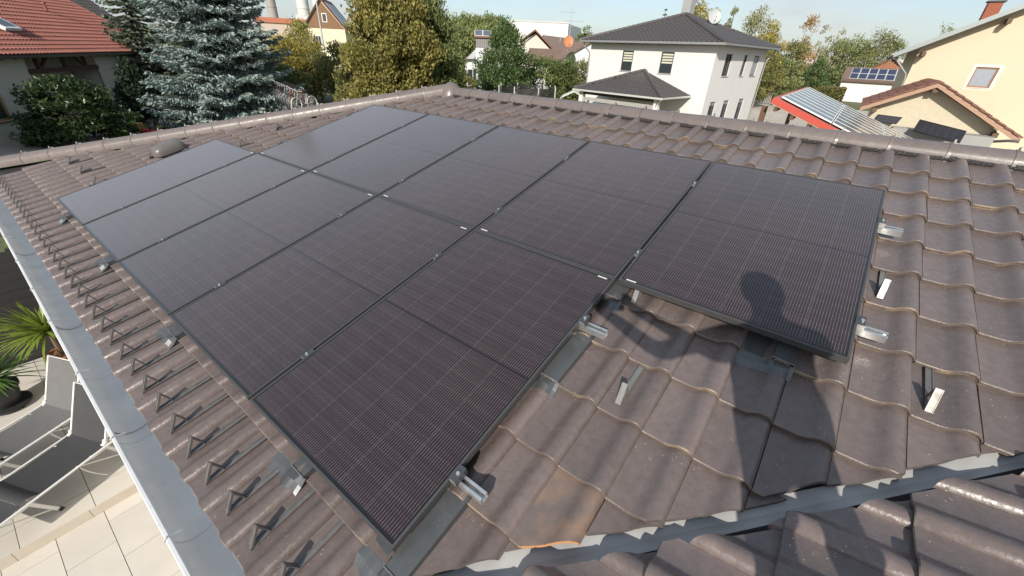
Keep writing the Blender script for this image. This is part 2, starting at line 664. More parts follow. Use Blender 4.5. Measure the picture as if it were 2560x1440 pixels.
lug.box((-0.012, -0.028, 0.108), (0.012, 0, 0), (0, 0.046, 0), (0, 0, 0.028))
LUG_MESH = lug.mesh('ridge_clip', [pmat('clip_metal', (0.20, 0.175, 0.16), 0.5, metal=0.2)])
def put_caps(points, name, side):
    for i in range(len(points) - 1):
        p, q = points[i], points[i + 1]
        ax = (q - p).normalized()
        up = Vector((0, 0, 1))
        lat = up.cross(ax).normalized()
        up = ax.cross(lat).normalized()
        tilt = -0.018
        m = Matrix(((ax.x, lat.x, up.x, p.x), (ax.y, lat.y, up.y, p.y), (ax.z, lat.z, up.z, p.z), (0, 0, 0, 1))) @ Matrix.Rotation(tilt, 4, 'Y')
        o = obj(name, RIDGE_MESH, None, m)
        setp(o, house)
        c = obj('ridge_clip', LUG_MESH, None, m @ Matrix.Rotation(side * 0.35, 4, 'X'))
        setp(c, o)
pitch = 0.3725
NC = NB - 0.012
pts = [rw(apex[0] + 0.10 + pitch * i, RV, NC) for i in range(22)]
# lower ends overlap: laid from the far end towards the apex
put_caps(pts[::-1][:22], 'ridge_tile', 1)
hp0 = Vector((HIP0 + HIPS * -0.50, -0.50))
hp1 = Vector((apex[0], RV))
nh = int((hp1 - hp0).length / 0.385)
put_caps([rw(*(hp0 + (hp1 - hp0) * (i / nh)), NB + 0.045 - 0.01) for i in range(nh + 1)], 'hip_tile', -1)
# the hooded cap where ridge and hips meet
ap = rw(apex[0] + 0.02, RV, NC + 0.02)
mb = MB()
seg = 16
prof = [(0.19, -0.13), (0.185, -0.06), (0.165, 0.02), (0.13, 0.085), (0.085, 0.125), (0.04, 0.145), (0.001, 0.15)]
mb.lathe(ap, prof, 18)
mb.build('ridge_cap', cap_m, house, smooth=60)

# black vent strip under the ridge tiles, with its pleated edge
mb = MB()
u = apex[0] + 0.1
random.seed(5)
while u < 9.2:
    w = 0.03
    n = NB + 0.026 + random.uniform(-.004, .006)
    mb.quad(rw(u, RV - 0.125, NB + 0.012), rw(u + w, RV - 0.125, NB + 0.012), rw(u + w, RV - 0.05, n + .03), rw(u, RV - 0.05, n + .03))
    mb.quad(rw(u, RV - 0.125, NB + 0.012), rw(u + w * .8, RV - 0.128, NB + 0.020 + random.uniform(-.006, .009)), rw(u + w, RV - 0.10, n), rw(u, RV - 0.10, n))
    u += w
mb.build('ridge_vent', pmat('vent_black', (0.014, 0.013, 0.013), 0.7, col2=(0.05, 0.046, 0.044), scale=60, contrast=.12), house)

# ------------------------------------------------------------------ gutter
mb = MB()
GU0, GU1 = -4.2, 5.72
gx = rw(0, -0.42, NB).x
gz = rw(0, -0.42, NB).z
cxg, czg, rg = gx - 0.032, gz - 0.034, 0.092
prof = []
for k in range(11):
    a = PI + PI * k / 10
    prof.append((cxg + rg * math.cos(a), czg + rg * math.sin(a)))
prof = [(cxg - rg + 0.012, czg + 0.004), (cxg - rg + 0.006, czg + 0.013), (cxg - rg - 0.006, czg + 0.013), (cxg - rg - 0.010, czg + 0.003)] + prof
ys = np.linspace(-GU1, -GU0, 15)
vs = [V(x, y, z) for y in ys for (x, z) in prof]
n = len(prof)
mb.add(vs, [(i * n + k, i * n + k + 1, (i + 1) * n + k + 1, (i + 1) * n + k) for i in range(len(ys) - 1) for k in range(n - 1)])
mb.build('gutter', zinc_m, house, smooth=40)
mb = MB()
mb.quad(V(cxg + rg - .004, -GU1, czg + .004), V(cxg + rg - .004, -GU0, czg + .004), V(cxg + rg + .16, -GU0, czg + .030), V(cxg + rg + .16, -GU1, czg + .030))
mb.build('eave_flashing', pmat('eave_sheet_shade', (0.16, 0.155, 0.15), 0.6), house)  # drip sheet, its dark tone paints in the shade under the tile edge
br = MB()
pp = [(cxg + (rg + 0.006) * math.cos(PI + PI * k / 10), czg + (rg + .006) * math.sin(PI + PI * k / 10)) for k in range(11)]
for k in range(10):
    br.bar(V(pp[k][0], 0, pp[k][1]), V(pp[k + 1][0], 0, pp[k + 1][1]), 0.014, 0.002, up=(0, 1, 0))
br.tube([V(cxg - rg - .008, 0, czg - .01), V(cxg - rg - .013, 0, czg + .010), V(cxg - rg, 0, czg + .021), V(cxg - rg + .020, 0, czg + .012), V(cxg - rg + .05, 0.0, czg + .004)], 0.004, 6)
BR = br.mesh('gutter_bracket', [pmat('zinc_dark', (0.42, 0.44, 0.445), 0.5, metal=0.2)])
sd = MB()
for k in range(10):
    q0, q1 = [(cxg + (rg - 0.002) * math.cos(PI + PI * (k + e) / 10), czg + (rg - .002) * math.sin(PI + PI * (k + e) / 10)) for e in (0, 1)]
    sd.bar(V(q0[0], 0, q0[1]), V(q1[0], 0, q1[1]), 0.008, 0.001, up=(0, 1, 0))
SD = sd.mesh('gutter_seam', [MATS['zinc_dark']])
for u in (-1.35, -0.60, 0.15, 0.95, 1.72, 2.42, 3.28, 4.05, 4.86, 5.5):
    o = obj('gutter_bracket', BR, None, Matrix.Translation((0, -u, 0)))
    setp(o, house)
for u in (0.55, 2.45, 3.95):
    o = obj('gutter_seam', SD, None, Matrix.Translation((0, -u, 0)))
    setp(o, house)

# ------------------------------------------------------------------ solar panels
PW, PL, PT = 1.134, 1.742, 0.035
def panel_glass():
    m = bpy.data.materials.new('solar_glass')
    m.use_nodes = True
    N, L = m.node_tree.nodes, m.node_tree.links
    b = N['Principled BSDF']
    tc = N.new('ShaderNodeTexCoord')
    sp = N.new('ShaderNodeSeparateXYZ')
    L.new(tc.outputs['Object'], sp.inputs[0])
    def M(op, a, b_=None, c=None):
        n = N.new('ShaderNodeMath')
        n.operation = op
        for i, x in enumerate((a, b_, c)):
            if x is None: continue
            if isinstance(x, (int, float)): n.inputs[i].default_value = x
            else: L.new(x, n.inputs[i])
        return n.outputs[0]
    u, v = sp.outputs['X'], sp.outputs['Y']
    cell = 0.1835
    cu = M('DIVIDE', M('SUBTRACT', u, (PW - 6 * cell) / 2), cell)
    fu = M('FRACT', cu)
    wire = M('FRACT', M('MULTIPLY', fu, 14.0))
    wd = M('ABSOLUTE', M('SUBTRACT', wire, 0.5))
    on = M('LESS_THAN', wd, 0.075)
    inner = M('MULTIPLY', M('GREATER_THAN', u, 0.022), M('LESS_THAN', u, PW - 0.022))
    inner = M('MULTIPLY', inner, M('MULTIPLY', M('GREATER_THAN', v, 0.025), M('LESS_THAN', v, PL - 0.025)))
    mid = M('GREATER_THAN', M('ABSOLUTE', M('SUBTRACT', v, PL / 2)), 0.006)
    on = M('MULTIPLY', on, M('MULTIPLY', inner, mid))
    # glints painted into the wire colour: soldered dots, slow brightness change, moire bands
    dots = M('GREATER_THAN', M('SINE', M('MULTIPLY', v, 2 * PI / 0.0306)), 0.55)
    no = N.new('ShaderNodeTexNoise')
    no.inputs['Scale'].default_value = 7.0
    L.new(tc.outputs['Object'], no.inputs['Vector'])
    glow = M('ADD', 0.15, M('MULTIPLY', dots, 0.07))
    glow = M('MULTIPLY', glow, M('ADD', 0.6, M('MULTIPLY', no.outputs['Fac'], 0.7)))
    band = M('LESS_THAN', M('ABSOLUTE', M('SUBTRACT', M('FRACT', M('DIVIDE', v, 0.0955)), 0.5)), 0.2)
    glow = M('MULTIPLY', glow, M('ADD', 0.88, M('MULTIPLY', band, 0.32)))
    # cell tint
    cv = M('FLOOR', M('DIVIDE', v, 0.0955))
    cb = N.new('ShaderNodeCombineXYZ')
    L.new(M('FLOOR', cu), cb.inputs[0])
    L.new(cv, cb.inputs[1])
    oi = N.new('ShaderNodeObjectInfo')
    L.new(M('MULTIPLY', oi.outputs['Random'], 97.0), cb.inputs[2])
    wn_ = N.new('ShaderNodeTexWhiteNoise')
    L.new(cb.outputs[0], wn_.inputs['Vector'])
    tint = N.new('ShaderNodeMix')
    tint.data_type = 'RGBA'
    tint.inputs['A'].default_value = (0.0165, 0.0080, 0.0105, 1)
    tint.inputs['B'].default_value = (0.0215, 0.0115, 0.0145, 1)
    L.new(wn_.outputs['Value'], tint.inputs['Factor'])
    # margins between cell columns a touch lighter, the middle joint and the border black
    edge = M('LESS_THAN', M('ABSOLUTE', M('SUBTRACT', fu, 0.5)), 0.484)
    gap = N.new('ShaderNodeMix')
    gap.data_type = 'RGBA'
    gap.inputs['A'].default_value = (0.040, 0.031, 0.035, 1)
    L.new(edge, gap.inputs['Factor'])
    L.new(tint.outputs['Result'], gap.inputs['B'])
    blk = N.new('ShaderNodeMix')
    blk.data_type = 'RGBA'
    blk.inputs['A'].default_value = (0.006, 0.006, 0.007, 1)
    L.new(M('MULTIPLY', inner, mid), blk.inputs['Factor'])
    L.new(gap.outputs['Result'], blk.inputs['B'])
    fin = N.new('ShaderNodeMix')
    fin.data_type = 'RGBA'
    L.new(M('MULTIPLY', on, M('MULTIPLY', glow, 0.95)), fin.inputs['Factor'])
    L.new(blk.outputs['Result'], fin.inputs['A'])
    fin.inputs['B'].default_value = (0.64, 0.58, 0.58, 1)
    L.new(fin.outputs['Result'], b.inputs['Base Color'])
    # film of dust makes the gloss uneven
    n2 = N.new('ShaderNodeTexNoise')
    n2.inputs['Scale'].default_value = 3.0
    n2.inputs['Detail'].default_value = 7
    geo = N.new('ShaderNodeNewGeometry')
    L.new(geo.outputs['Position'], n2.inputs['Vector'])
    mr = N.new('ShaderNodeMapRange')
    mr.inputs['From Min'].default_value = 0.3
    mr.inputs['From Max'].default_value = 0.7
    mr.inputs['To Min'].default_value = 0.09
    mr.inputs['To Max'].default_value = 0.18
    L.new(n2.outputs['Fac'], mr.inputs['Value'])
    L.new(mr.outputs['Result'], b.inputs['Roughness'])
    b.inputs['IOR'].default_value = 1.50
    b.inputs['Sheen Weight'].default_value = 0.55
    b.inputs['Sheen Roughness'].default_value = 0.40
    b.inputs['Sheen Tint'].default_value = (1.0, 0.95, 0.95, 1)
    return m
glass_m = panel_glass()
frame_m = pmat('panel_frame', (0.070, 0.069, 0.068), 0.40, metal=0.2, rvar=0.06)
label_m = pmat('white_sticker', (0.58, 0.58, 0.57), 0.5)
mb = MB()
w = 0.011
mb.box((0, 0, -PT), (PW, 0, 0), (0, w, 0), (0, 0, PT))
mb.box((0, PL - w, -PT), (PW, 0, 0), (0, w, 0), (0, 0, PT))
mb.box((0, w, -PT), (w, 0, 0), (0, PL - 2 * w, 0), (0, 0, PT))
mb.box((PW - w, w, -PT), (w, 0, 0), (0, PL - 2 * w, 0), (0, 0, PT))
mb.box((0, -0.0008, -0.013), (PW, 0, 0), (0, 0.001, 0), (0, 0, 0.002))
FRAME = mb.mesh('frame', [frame_m])
mb = MB()
mb.box((w, w, -0.009), (PW - 2 * w, 0, 0), (0, PL - 2 * w, 0), (0, 0, 0.0065))
GLASS = mb.mesh('glass', [glass_m])
mb = MB()
mb.box((PW - 0.100, PL - 0.028, -0.0025), (0.060, 0, 0), (0, 0.009, 0), (0, 0, 0.0008))
STICK = mb.mesh('barcode_label', [label_m])
WIRE = None
RG = 0.007
def put_panel(u, v, flip, label):
    m = MR @ Matrix.Translation((u, v, 0))
    if flip:
        m = m @ Matrix.Translation((PW, PL, 0)) @ Matrix.Rotation(PI, 4, 'Z')
    t = thing('solar_module', (0, 0, 0), label, 'solar panel', 'black solar panels on the brown roof')
    t.matrix_basis = m
    for nm, me in (('frame', FRAME), ('glass', GLASS), ('barcode_label', STICK)):
        o = bpy.data.objects.new(nm, me)
        COL.objects.link(o)
        o.parent = t
    return t
low = ['far end panel of the lower row, palest with sky shine, beside the round roof vent',
       'second panel from the far end of the lower row, below the dark tree reflection',
       'middle panel of the lower row of five black solar panels',
       'fourth panel from the far end of the lower row, next to the nearest one',
       'largest nearest panel of the lower row, its corner pointing at the bottom edge']
upp = ['far end panel of the upper row, with a dark tree reflected in its corner',
       'second panel from the far end of the upper row, under the start of the ridge',
       'middle panel of the upper row of five black solar panels',
       'fourth panel of the upper row, joined to the offset panel by silver clamps',
       'nearest panel of the upper row, offset past the lower row, a head-shaped shadow on it']
P = 1.154
for i in range(5):
    put_panel(i * P + 0.010, 0.0, False, low[i])
for i in range(5):
    put_panel((i + 1) * P + 0.010, PL + RG, True, upp[i])

# ------------------------------------------------------------------ mounting rails with clamps
clamp_dark = pmat('clamp_grey', (0.10, 0.105, 0.11), 0.4, metal=0.6)
def rail(u0, u1, v, gaps, ends, label):
    t = thing('mounting_rail', rw(u1, v, -0.075), label, 'mounting rail', 'aluminium rails under the solar panels')
    mb = MB()
    a, h = 0.021, 0.040
    z1 = -PT
    z0 = z1 - h
    def pb(ua, ub, va, vb, na, nb):
        o = rw(ua, va, na)
        mb.box(o, rw(ub, va, na) - o, rw(ua, vb, na) - o, rw(ua, va, nb) - o)
    pb(u0, u1, v - a, v + a, z0, z0 + 0.006)
    pb(u0, u1, v - a, v - a + 0.005, z0 + .006, z1)
    pb(u0, u1, v + a - 0.005, v + a, z0 + .006, z1)
    pb(u0, u1, v - a + 0.005, v - 0.008, z1 - 0.006, z1)
    pb(u0, u1, v + 0.008, v + a - .005, z1 - 0.006, z1)
    mb.build('rail_profile', alu_m, t)
    for g in gaps:                                  # clamp in the gap between two panels
        mb = MB()
        def cb(ua, ub, va, vb, na, nb):
            o = rw(ua, va, na)
            mb.box(o, rw(ub, va, na) - o, rw(ua, vb, na) - o, rw(ua, va, nb) - o)
        cb(g - 0.017, g + 0.017, v - 0.03, v + 0.04, 0.0, 0.004)
        cb(g - 0.0085, g - 0.0065, v - 0.03, v + 0.04, -0.03, 0.0)
        cb(g + 0.0065, g + 0.0085, v - 0.03, v + 0.04, -0.03, 0.0)
        c = mb.build('panel_clamp', clamp_dark, t)
        b = MB()
        b.tube([rw(g, v, 0.004), rw(g, v, 0.012)], 0.0075, 8)
        cb2 = rw(g - .012, v - .031, -0.012)
        b.box(cb2, rw(g + .012, v - .031, -.012) - cb2, rw(g - .012, v - .029, -.012) - cb2, rw(g - .012, v - .031, 0.005) - cb2)
        b.build('bolt', alu_m, c)
    for e, s in ends:                               # clamp at a free panel edge
        mb = MB()
        def cb(ua, ub, va, vb, na, nb):
            o = rw(ua, va, na)
            mb.box(o, rw(ub, va, na) - o, rw(ua, vb, na) - o, rw(ua, va, nb) - o)
        x = lambda d: e + s * d
        cb(*sorted((x(-0.010), x(0.030))), v - 0.035, v + 0.035, 0.0, 0.004)
        cb(*sorted((x(0.004), x(0.008))), v - 0.035, v + 0.035, -0.034, 0.0)
        cb(*sorted((x(0.026), x(0.030))), v - 0.035, v + 0.035, -0.034, 0.0)
        c = mb.build('panel_clamp', clamp_dark, t)
        b = MB()
        b.tube([rw(x(0.016), v, 0.004), rw(x(.016), v, 0.012)], 0.0085, 8)
        q = rw(min(x(0.0), x(.032)), v - .037, -.030)
        b.box(q, rw(max(x(.0), x(.032)), v - .037, -.030) - q, rw(min(x(0.0), x(.032)), v - .035, -.030) - q, rw(min(x(0.0), x(.032)), v - .037, .004) - q)
        b.build('bolt', alu_m, c)
    return t
rail(-0.09, 5.905, 0.34, [1.154, 2.308, 3.462, 4.616], [(5.76, 1), (0.010, -1)], 'lowest aluminium rail, its hollow bright end sticking out by the bottom panel corner')
rail(-0.09, 5.905, 1.36, [1.154, 2.308, 3.462, 4.616], [(5.76, 1), (0.010, -1)], 'upper rail of the lower panel row, bright end out beside the offset panel')
rail(1.06, 7.045, 2.04, [2.308, 3.462, 4.616, 5.77], [(6.914, 1), (1.164, -1)], 'lower rail of the upper panel row, shiny white end over the right hand tiles')
rail(1.06, 7.045, 3.055, [2.308, 3.462, 4.616, 5.77], [(6.914, 1), (1.164, -1)], 'highest aluminium rail, its shiny end out near the ridge side')

# ------------------------------------------------------------------ grey sheet-metal plates that replace a tile at each roof hook
def plate(k, v, label, wide=0):
    u = UJ0 - TW * k
    t = thing('metal_roof_plate', rw(u, v, NB), label, 'metal roof plate', 'grey metal plates under the panel edges')
    mb = MB()
    n1 = NB + 0.026
    def q(*pts): mb.poly([rw(*p) for p in pts])
    vt = v + 0.40
    ub = u + 0.13
    ur = u + TW + 0.004
    # pan
    q((u, v, n1), (ub, v, n1), (ub, vt, n1 - .02), (u, vt, n1 - .02))
    # raised rib
    q((ub, v, n1), (ub + .006, v, n1 + .038), (ub + .006, vt, n1 + .02), (ub, vt, n1 - .02))
    q((ub + .006, v, n1 + .038), (ur, v, n1 + .034), (ur, vt, n1 + .016), (ub + .006, vt, n1 + .02))
    q((ur, v, n1 + .034), (ur, v, n1 - .02), (ur, vt, n1 - .03), (ur, vt, n1 + .016))
    q((u, v, n1), (u, vt, n1 - .02), (u, vt, n1 - .03), (u, v, n1 - .012))
    mb.build('plate', flash_m, t)
    # soft apron dressed over the tile below
    mb = MB()
    s = 14
    va, vb = v + 0.004, v - 0.075
    top, mid_, bot = [], [], []
    for i in range(s + 1):
        uu = (u - 0.012) + (TW + 0.024) * i / s
        x = (uu - u)
        z = np.interp(x, [p[0] for p in PROF], [p[1] for p in PROF])
        wob = 0.003 * math.sin(i * .8 + k)
        zt = n1 + 0.001 if x < 0.13 else n1 + 0.020
        top.append(rw(uu, va, max(zt, NB + z + .008)))
        mid_.append(rw(uu, (va + vb) / 2 + wob, NB + z + 0.018 + abs(wob)))
        bot.append(rw(uu, vb + 2.5 * wob, NB + z + 0.005))
    for A, B in ((top, mid_), (mid_, bot)):
        for i in range(s):
            mb.quad(A[i], A[i + 1], B[i + 1], B[i])
    mb.build('apron', flash_m, t, smooth=170)
    # folded rim across the rib's lower end
    mb = MB()
    mb.bar(rw(ub - .004, v - .002, n1 + .006), rw(ub + .004, v - .002, n1 + .041), 0.004)
    mb.bar(rw(ub + .004, v - .002, n1 + .041), rw(ur, v - .002, n1 + .037), 0.004)
    mb.bar(rw(ur, v - .002, n1 + .037), rw(ur + .004, v - .002, n1 - .012), 0.004)
    mb.build('rim', pmat('sheet_rim', (0.26, 0.265, 0.27), 0.4, metal=0.5), t)
VB4 = VJ0 - 4 * TP
plate(31, VB4, 'grey metal plate sticking out under the palest far panel of the lower row')
plate(24, VB4, 'grey metal plate sticking out under the joint of second and third lower panel')
plate(17, VB4, 'grey metal plate under the lower edge of the fourth panel, beside the snow guards')
plate(10, VB4, 'grey metal plate with crumpled apron under the nearest panel, by the front snow guards')
plate(7, VB4, 'large grey metal plate under the bottom corner of the nearest panel')
plate(7, VJ0 - TP, 'grey metal plate strip half hidden along the right edge of the nearest panel')
plate(7, VJ0 + TP, 'grey metal plate under the joint below the offset upper panel')
plate(3, VJ0 + TP, 'dark metal plate with curled apron below the offset upper panel')

# ------------------------------------------------------------------ snow guards: bent flat strips
def guard_mesh():
    mb = MB()
    w, t = 0.026, 0.004
    def strip(p, q):
        d = (Vector(q) - Vector(p))
        nrm = Vector((1, 0, 0)).cross(d).normalized()
        mb.box(Vector(p) - Vector((w / 2, 0, 0)) - nrm * t / 2, (w, 0, 0), d, nrm * t)
    strip((0, 0.296, 0.007), (0, 0.0, 0.026))
    strip((0, 0.0, 0.024), (0, 0.070, 0.108))
    strip((0, 0.070, 0.108), (0, 0.088, 0.024))
    for sx in (-w / 2 - .001, w / 2 - .002):
        d = Vector((0, 0.070, 0.084)); nr = Vector((1, 0, 0)).cross(d).normalized()
        mb.box(Vector((sx, 0, 0.024)) - nr * .006, (.003, 0, 0), d, nr * .010)
        mb.box((sx, 0.0, 0.026), (.003, 0, 0), (0, .296, -.019), (0, .0, .006))
    return mb
gm = guard_mesh()
GUARD = gm.mesh('snow_guard', [guard_m])
GUARD_LIT = gm.mesh('snow_guard', [pmat('guard_sunlit', (0.24, 0.235, 0.225), 0.42, metal=0.5, rvar=.12)])  # same metal as the other guards, lightened to paint sunlight on it
def guard(u, v, label, group=None, bright=False, rot=0.0):
    o = obj('snow_guard', GUARD_LIT if bright else GUARD, None, MR @ Matrix.Translation((u, v, NB)) @ Matrix.Rotation(rot, 4, 'Z'))
    tag(o, label, 'snow guard', group)
    return o
i = 0
u = 5.219 + TW
while u > -2.6:
    g_ = 'row of triangular snow guards along the gutter'
    lab = 'bent metal snow guard triangle in the row of tiles just above the gutter'
    guard(u, -0.343, lab, g_)
    u -= TW
for (u, v) in ((-1.80, 0.375), (-1.12, 0.372), (-0.42, 0.368)):
    guard(u, v, 'thin snow guard standing between the far panel and the hip tiles', 'snow guards left of the far panel', rot=0.0)
guard(-0.667, 1.054, 'thin snow guard standing just left of the rounded roof vent')
guard(0.29, 1.86, 'snow guard peeping over the top edge of the far lower panel')
guard(0.21, 2.42, 'snow guard among the tiles between the far upper panel and the hip')
guard(6.13, 1.05, 'bright bent snow guard on the tiles below the nearest panels, in full sun', bright=True)
guard(7.01, 2.425, 'bright snow guard right of the offset upper panel', bright=True)
guard(7.235, 1.73, 'grey shaded snow guard farthest to the lower right on the tiles')
guard(5.895, 1.72, 'bright snow guard half under the lower edge of the offset panel', bright=True)

# ------------------------------------------------------------------ rounded roof vent
t = thing('roof_vent', rw(-0.58, 1.30, NB), 'rounded brown plastic roof vent cover beside the palest solar panel', 'roof vent')
mb = MB()
ns, nr = 24, 8
vs = []
for r in range(nr + 1):
    ph = (PI / 2) * r / nr
    for s in range(ns):
        a = 2 * PI * s / ns
        ca, sa = math.cos(a), math.sin(a)
        e = 0.55
        x = math.copysign(abs(ca) ** e, ca) * 0.13 * (math.cos(ph) ** 0.5 if r < nr else 0.0)
        y = math.copysign(abs(sa) ** e, sa) * 0.20 * (math.cos(ph) ** 0.5 if r < nr else 0.0)
        vs.append(rw(-0.56 + x, 1.30 + y, NB + 0.055 + 0.115 * math.sin(ph) ** 0.8))
fs = [(r * ns + s, r * ns + (s + 1) % ns, (r + 1) * ns + (s + 1) % ns, (r + 1) * ns + s) for r in range(nr) for s in range(ns)]
mb.add(vs, fs)
mb.build('hood', pmat('vent_plastic', (0.125, 0.112, 0.105), 0.36, rvar=.05), t, smooth=60)
mb = MB()
mb.prism([rw(-0.56 + 0.11 * math.cos(a) , 1.30 + 0.16 * math.sin(a), NB + 0.0) for a in [2 * PI * k / 16 for k in range(16)]], MR.to_3x3() @ V(0, 0, 0.056))
mb.build('collar', pmat('vent_plastic', (0.125, 0.112, 0.105)), t)
# ------------------------------------------------------------------ ground, patio
def struct(o):
    o['kind'] = 'structure'
    return o
grass_m = pmat('lawn', (0.075, 0.10, 0.035), 0.9, col2=(0.13, 0.125, 0.055), scale=1.2, bump=0.5, bscale=30)
mb = MB()
mb.quad((-600, -600, GZ - .06), (1500, -600, GZ - .06), (1500, 1500, GZ - .06), (-600, 1500, GZ - .06))
struct(mb.build('ground', grass_m))
pave_m = pmat('patio_porcelain', (0.56, 0.52, 0.46), 0.55, col2=(0.64, 0.595, 0.53), scale=3, bump=0.06, bscale=80, rand=0.05)
joint_m = pmat('patio_joint', (0.22, 0.20, 0.18), 0.9)
mb = MB()
mb.box((-6.5, -9.2, GZ - .05), (6.7, 0, 0), (0, 8.0, 0), (0, 0, 0.040))
mb.box((-6.5, -1.20, GZ - .05), (6.7, 0, 0), (0, 3.95, 0), (0, 0, 0.160))
patio = struct(mb.build('patio', joint_m))
pt = MB()
pt.box((0.003, 0.003, 0), (0.399, 0, 0), (0, 0.594, 0), (0, 0, 0.02))
PAVE = pt.mesh('paving_tile', pave_m)
lz, uz = GZ - .010, GZ + 0.110
# lower terrace: courses run along Y, bonded; upper one has square joints
for i in range(9):
    x = -0.66 - 0.405 * i + 0.05 - 0.405
    off = -2.61 if i % 2 == 0 else -2.61 + 0.0 - 0.33
    for j in range(-4, 4):
        y = off + 0.60 * j
        if y + 0.6 > -1.17:
            continue
        o = obj('paving_tile', PAVE, None, Matrix.Translation((x, y, lz)))
        setp(o, patio)
e_ = MB()
for i in range(9):
    x = -0.66 - 0.405 * i + 0.05 - 0.405
    off = (-2.61 if i % 2 == 0 else -2.94)
    k = math.ceil((-1.17 - off) / 0.6) - 1
    y0 = off + 0.6 * k
    o_ = MB()
    o_.box((x + .003, y0 + .003, lz), (0.399, 0, 0), (0, -1.222 - y0, 0), (0, 0, 0.02))
    o = o_.build('paving_tile', pave_m, patio)
pt2 = MB()
pt2.box((0.003, 0.003, 0), (0.594, 0, 0), (0, 0.594, 0), (0, 0, 0.02))
PAVE2 = pt2.mesh('paving_tile', pave_m)
for i in range(9):
    x = -0.66 - 0.6 - 0.6 * i + 0.22
    for j in range(7):
        y = -1.195 + 0.32 + 0.6 * (j - 1)
        if j == 0:
            o_ = MB()
            o_.box((x + .003, -1.20, uz), (0.594, 0, 0), (0, 0.317, 0), (0, 0, 0.02))
            o_.build('paving_tile', pave_m, patio)
        else:
            o = obj('paving_tile', PAVE2, None, Matrix.Translation((x, y, uz)))
            setp(o, patio)
ed = MB()
for i in range(12):
    ed.box((-0.5 - 0.6 * (i + 1) + .002, -1.219, lz + 0.021), (0.596, 0, 0), (0, 0.018, 0), (0, 0, uz - lz - 0.002))
ed.build('step_edge', pmat('step_stone', (0.52, 0.46, 0.38), 0.6, col2=(0.58, 0.52, 0.44), scale=5), patio)

# ------------------------------------------------------------------ dark board fence
t = thing('board_fence', (-2.6, 2.78, GZ), 'dark grey horizontal board fence closing off the patio behind the potted plants', 'fence')
fb = MB()
fb.box((-6.4, 2.762, 0), (6.0, 0, 0), (0, 0.022, 0), (0, 0, 0.148))
fence_m = pmat('charcoal_board', (0.030, 0.029, 0.030), 0.5, col2=(0.042, 0.040, 0.040), scale=3, stretch=(1, 1, 14), rvar=.1)
FB = fb.mesh('board', fence_m)
for i in range(12):
    o = obj('board', FB, None, Matrix.Translation((0, 0, GZ + 0.12 + 0.152 * i)))
    setp(o, t)
for x in (-0.62, -2.4, -4.2, -6.0):
    mb = MB()
    mb.box((x, 2.79, GZ), (0.07, 0, 0), (0, 0.06, 0), (0, 0, 1.97))
    mb.build('post', fence_m, t)

# ------------------------------------------------------------------ sun loungers
white_m = pmat('white_tube', (0.74, 0.73, 0.70), 0.4)
def lounger(x, y, ang, fabric, label):
    t = thing('sun_lounger', (x, y, uz + .02), label, 'sun lounger', 'sun loungers on the patio')
    d = V(-math.cos(ang), -math.sin(ang), 0)
    s = V(-math.sin(ang), math.cos(ang), 0)       # towards the far side
    zb = 0.36
    base = V(x, y, uz + 0.02)
    W = 0.60
    def p(a, b, z): return base + d * a + s * b + V(0, 0, z)
    L = 1.45
    mb = MB()
    for b in (0, W):
        mb.tube([p(-0.30, b, zb), p(L, b, zb)], 0.014, 8)
    mb.tube([p(L, 0, zb), p(L, W, zb)], 0.014, 8)
    mb.build('side_frame', white_m, t, smooth=50)
    # back rest frame and cloth
    hx, hz = 0.10, zb + 0.01
    tx, tz = hx - 0.30, hz + 0.60
    mb = MB()
    mb.tube([p(hx, 0.03, hz), p(tx, 0.03, tz), p(tx, W - .03, tz), p(hx, W - .03, hz)], 0.012, 8)
    for b in (0.03, W - 0.03):
        mb.bar(p(tx * .45 + hx * .55, b, tz * .45 + hz * .55), p(tx - 0.06, b, zb), 0.014)
    mb.build('back_frame', white_m, t, smooth=50)
    mb = MB()
    n, m = 10, 6
    def sheet(a0, z0, a1, z1, sag):
        vs = []
        for i in range(n + 1):
            for j in range(m + 1):
                f, g = i / n, j / m
                dz = -sag * math.sin(PI * f) ** 0.7 - 0.018 * math.sin(PI * g)
                vs.append(p(a0 + (a1 - a0) * f, 0.015 + (W - .03) * g, z0 + (z1 - z0) * f + dz))
        mb.add(vs, [(i * (m + 1) + j, i * (m + 1) + j + 1, (i + 1) * (m + 1) + j + 1, (i + 1) * (m + 1) + j) for i in range(n) for j in range(m)])
    sheet(tx + .005, tz, hx, hz + .015, 0.015)
    sheet(hx, hz + .015, 0.78, zb + .015, 0.035)
    sheet(0.78, zb + 0.015, 0.92, zb + 0.035, -0.03)
    sheet(0.92, zb + .03, L, zb + .01, 0.03)
    mb.build('fabric', fabric, t, smooth=50)
    for a in (0.88, 0.12):
        mb = MB()
        for b in (0.02, W - .02):
            mb.bar(p(a, b, zb), p(a - 0.16, b, 0.02), 0.036, 0.012, up=s)
            mb.bar(p(a - 0.02, b, zb - .02), p(a + .16, b, zb - .02), 0.03, 0.03)
        mb.tube([p(a - 0.13, 0.02, 0.06), p(a - 0.13, W - .02, 0.06)], 0.010, 6)
        mb.bar(p(a + 0.30, 0.02, zb), p(a - .1, 0.02, 0.10), 0.012)
        lg = mb.build('leg', white_m, t)
        mb = MB()
        for b in (0.02, W - .02):
            mb.bar(p(a - 0.155, b, 0.045), p(a - 0.172, b, 0.0), 0.042, 0.022, up=s)
        mb.build('foot_cap', pmat('black_rubber', (0.02, 0.02, 0.02), 0.6), lg)
    for b in (0.03, W - .03):
        mb = MB()
        mb.tube([p(hx + .03, b, hz), p(hx - .01, b, hz + .02), p(hx - .02, b, hz + .06)], 0.024, 8)
        mb.build('hinge', white_m, t, smooth=50)
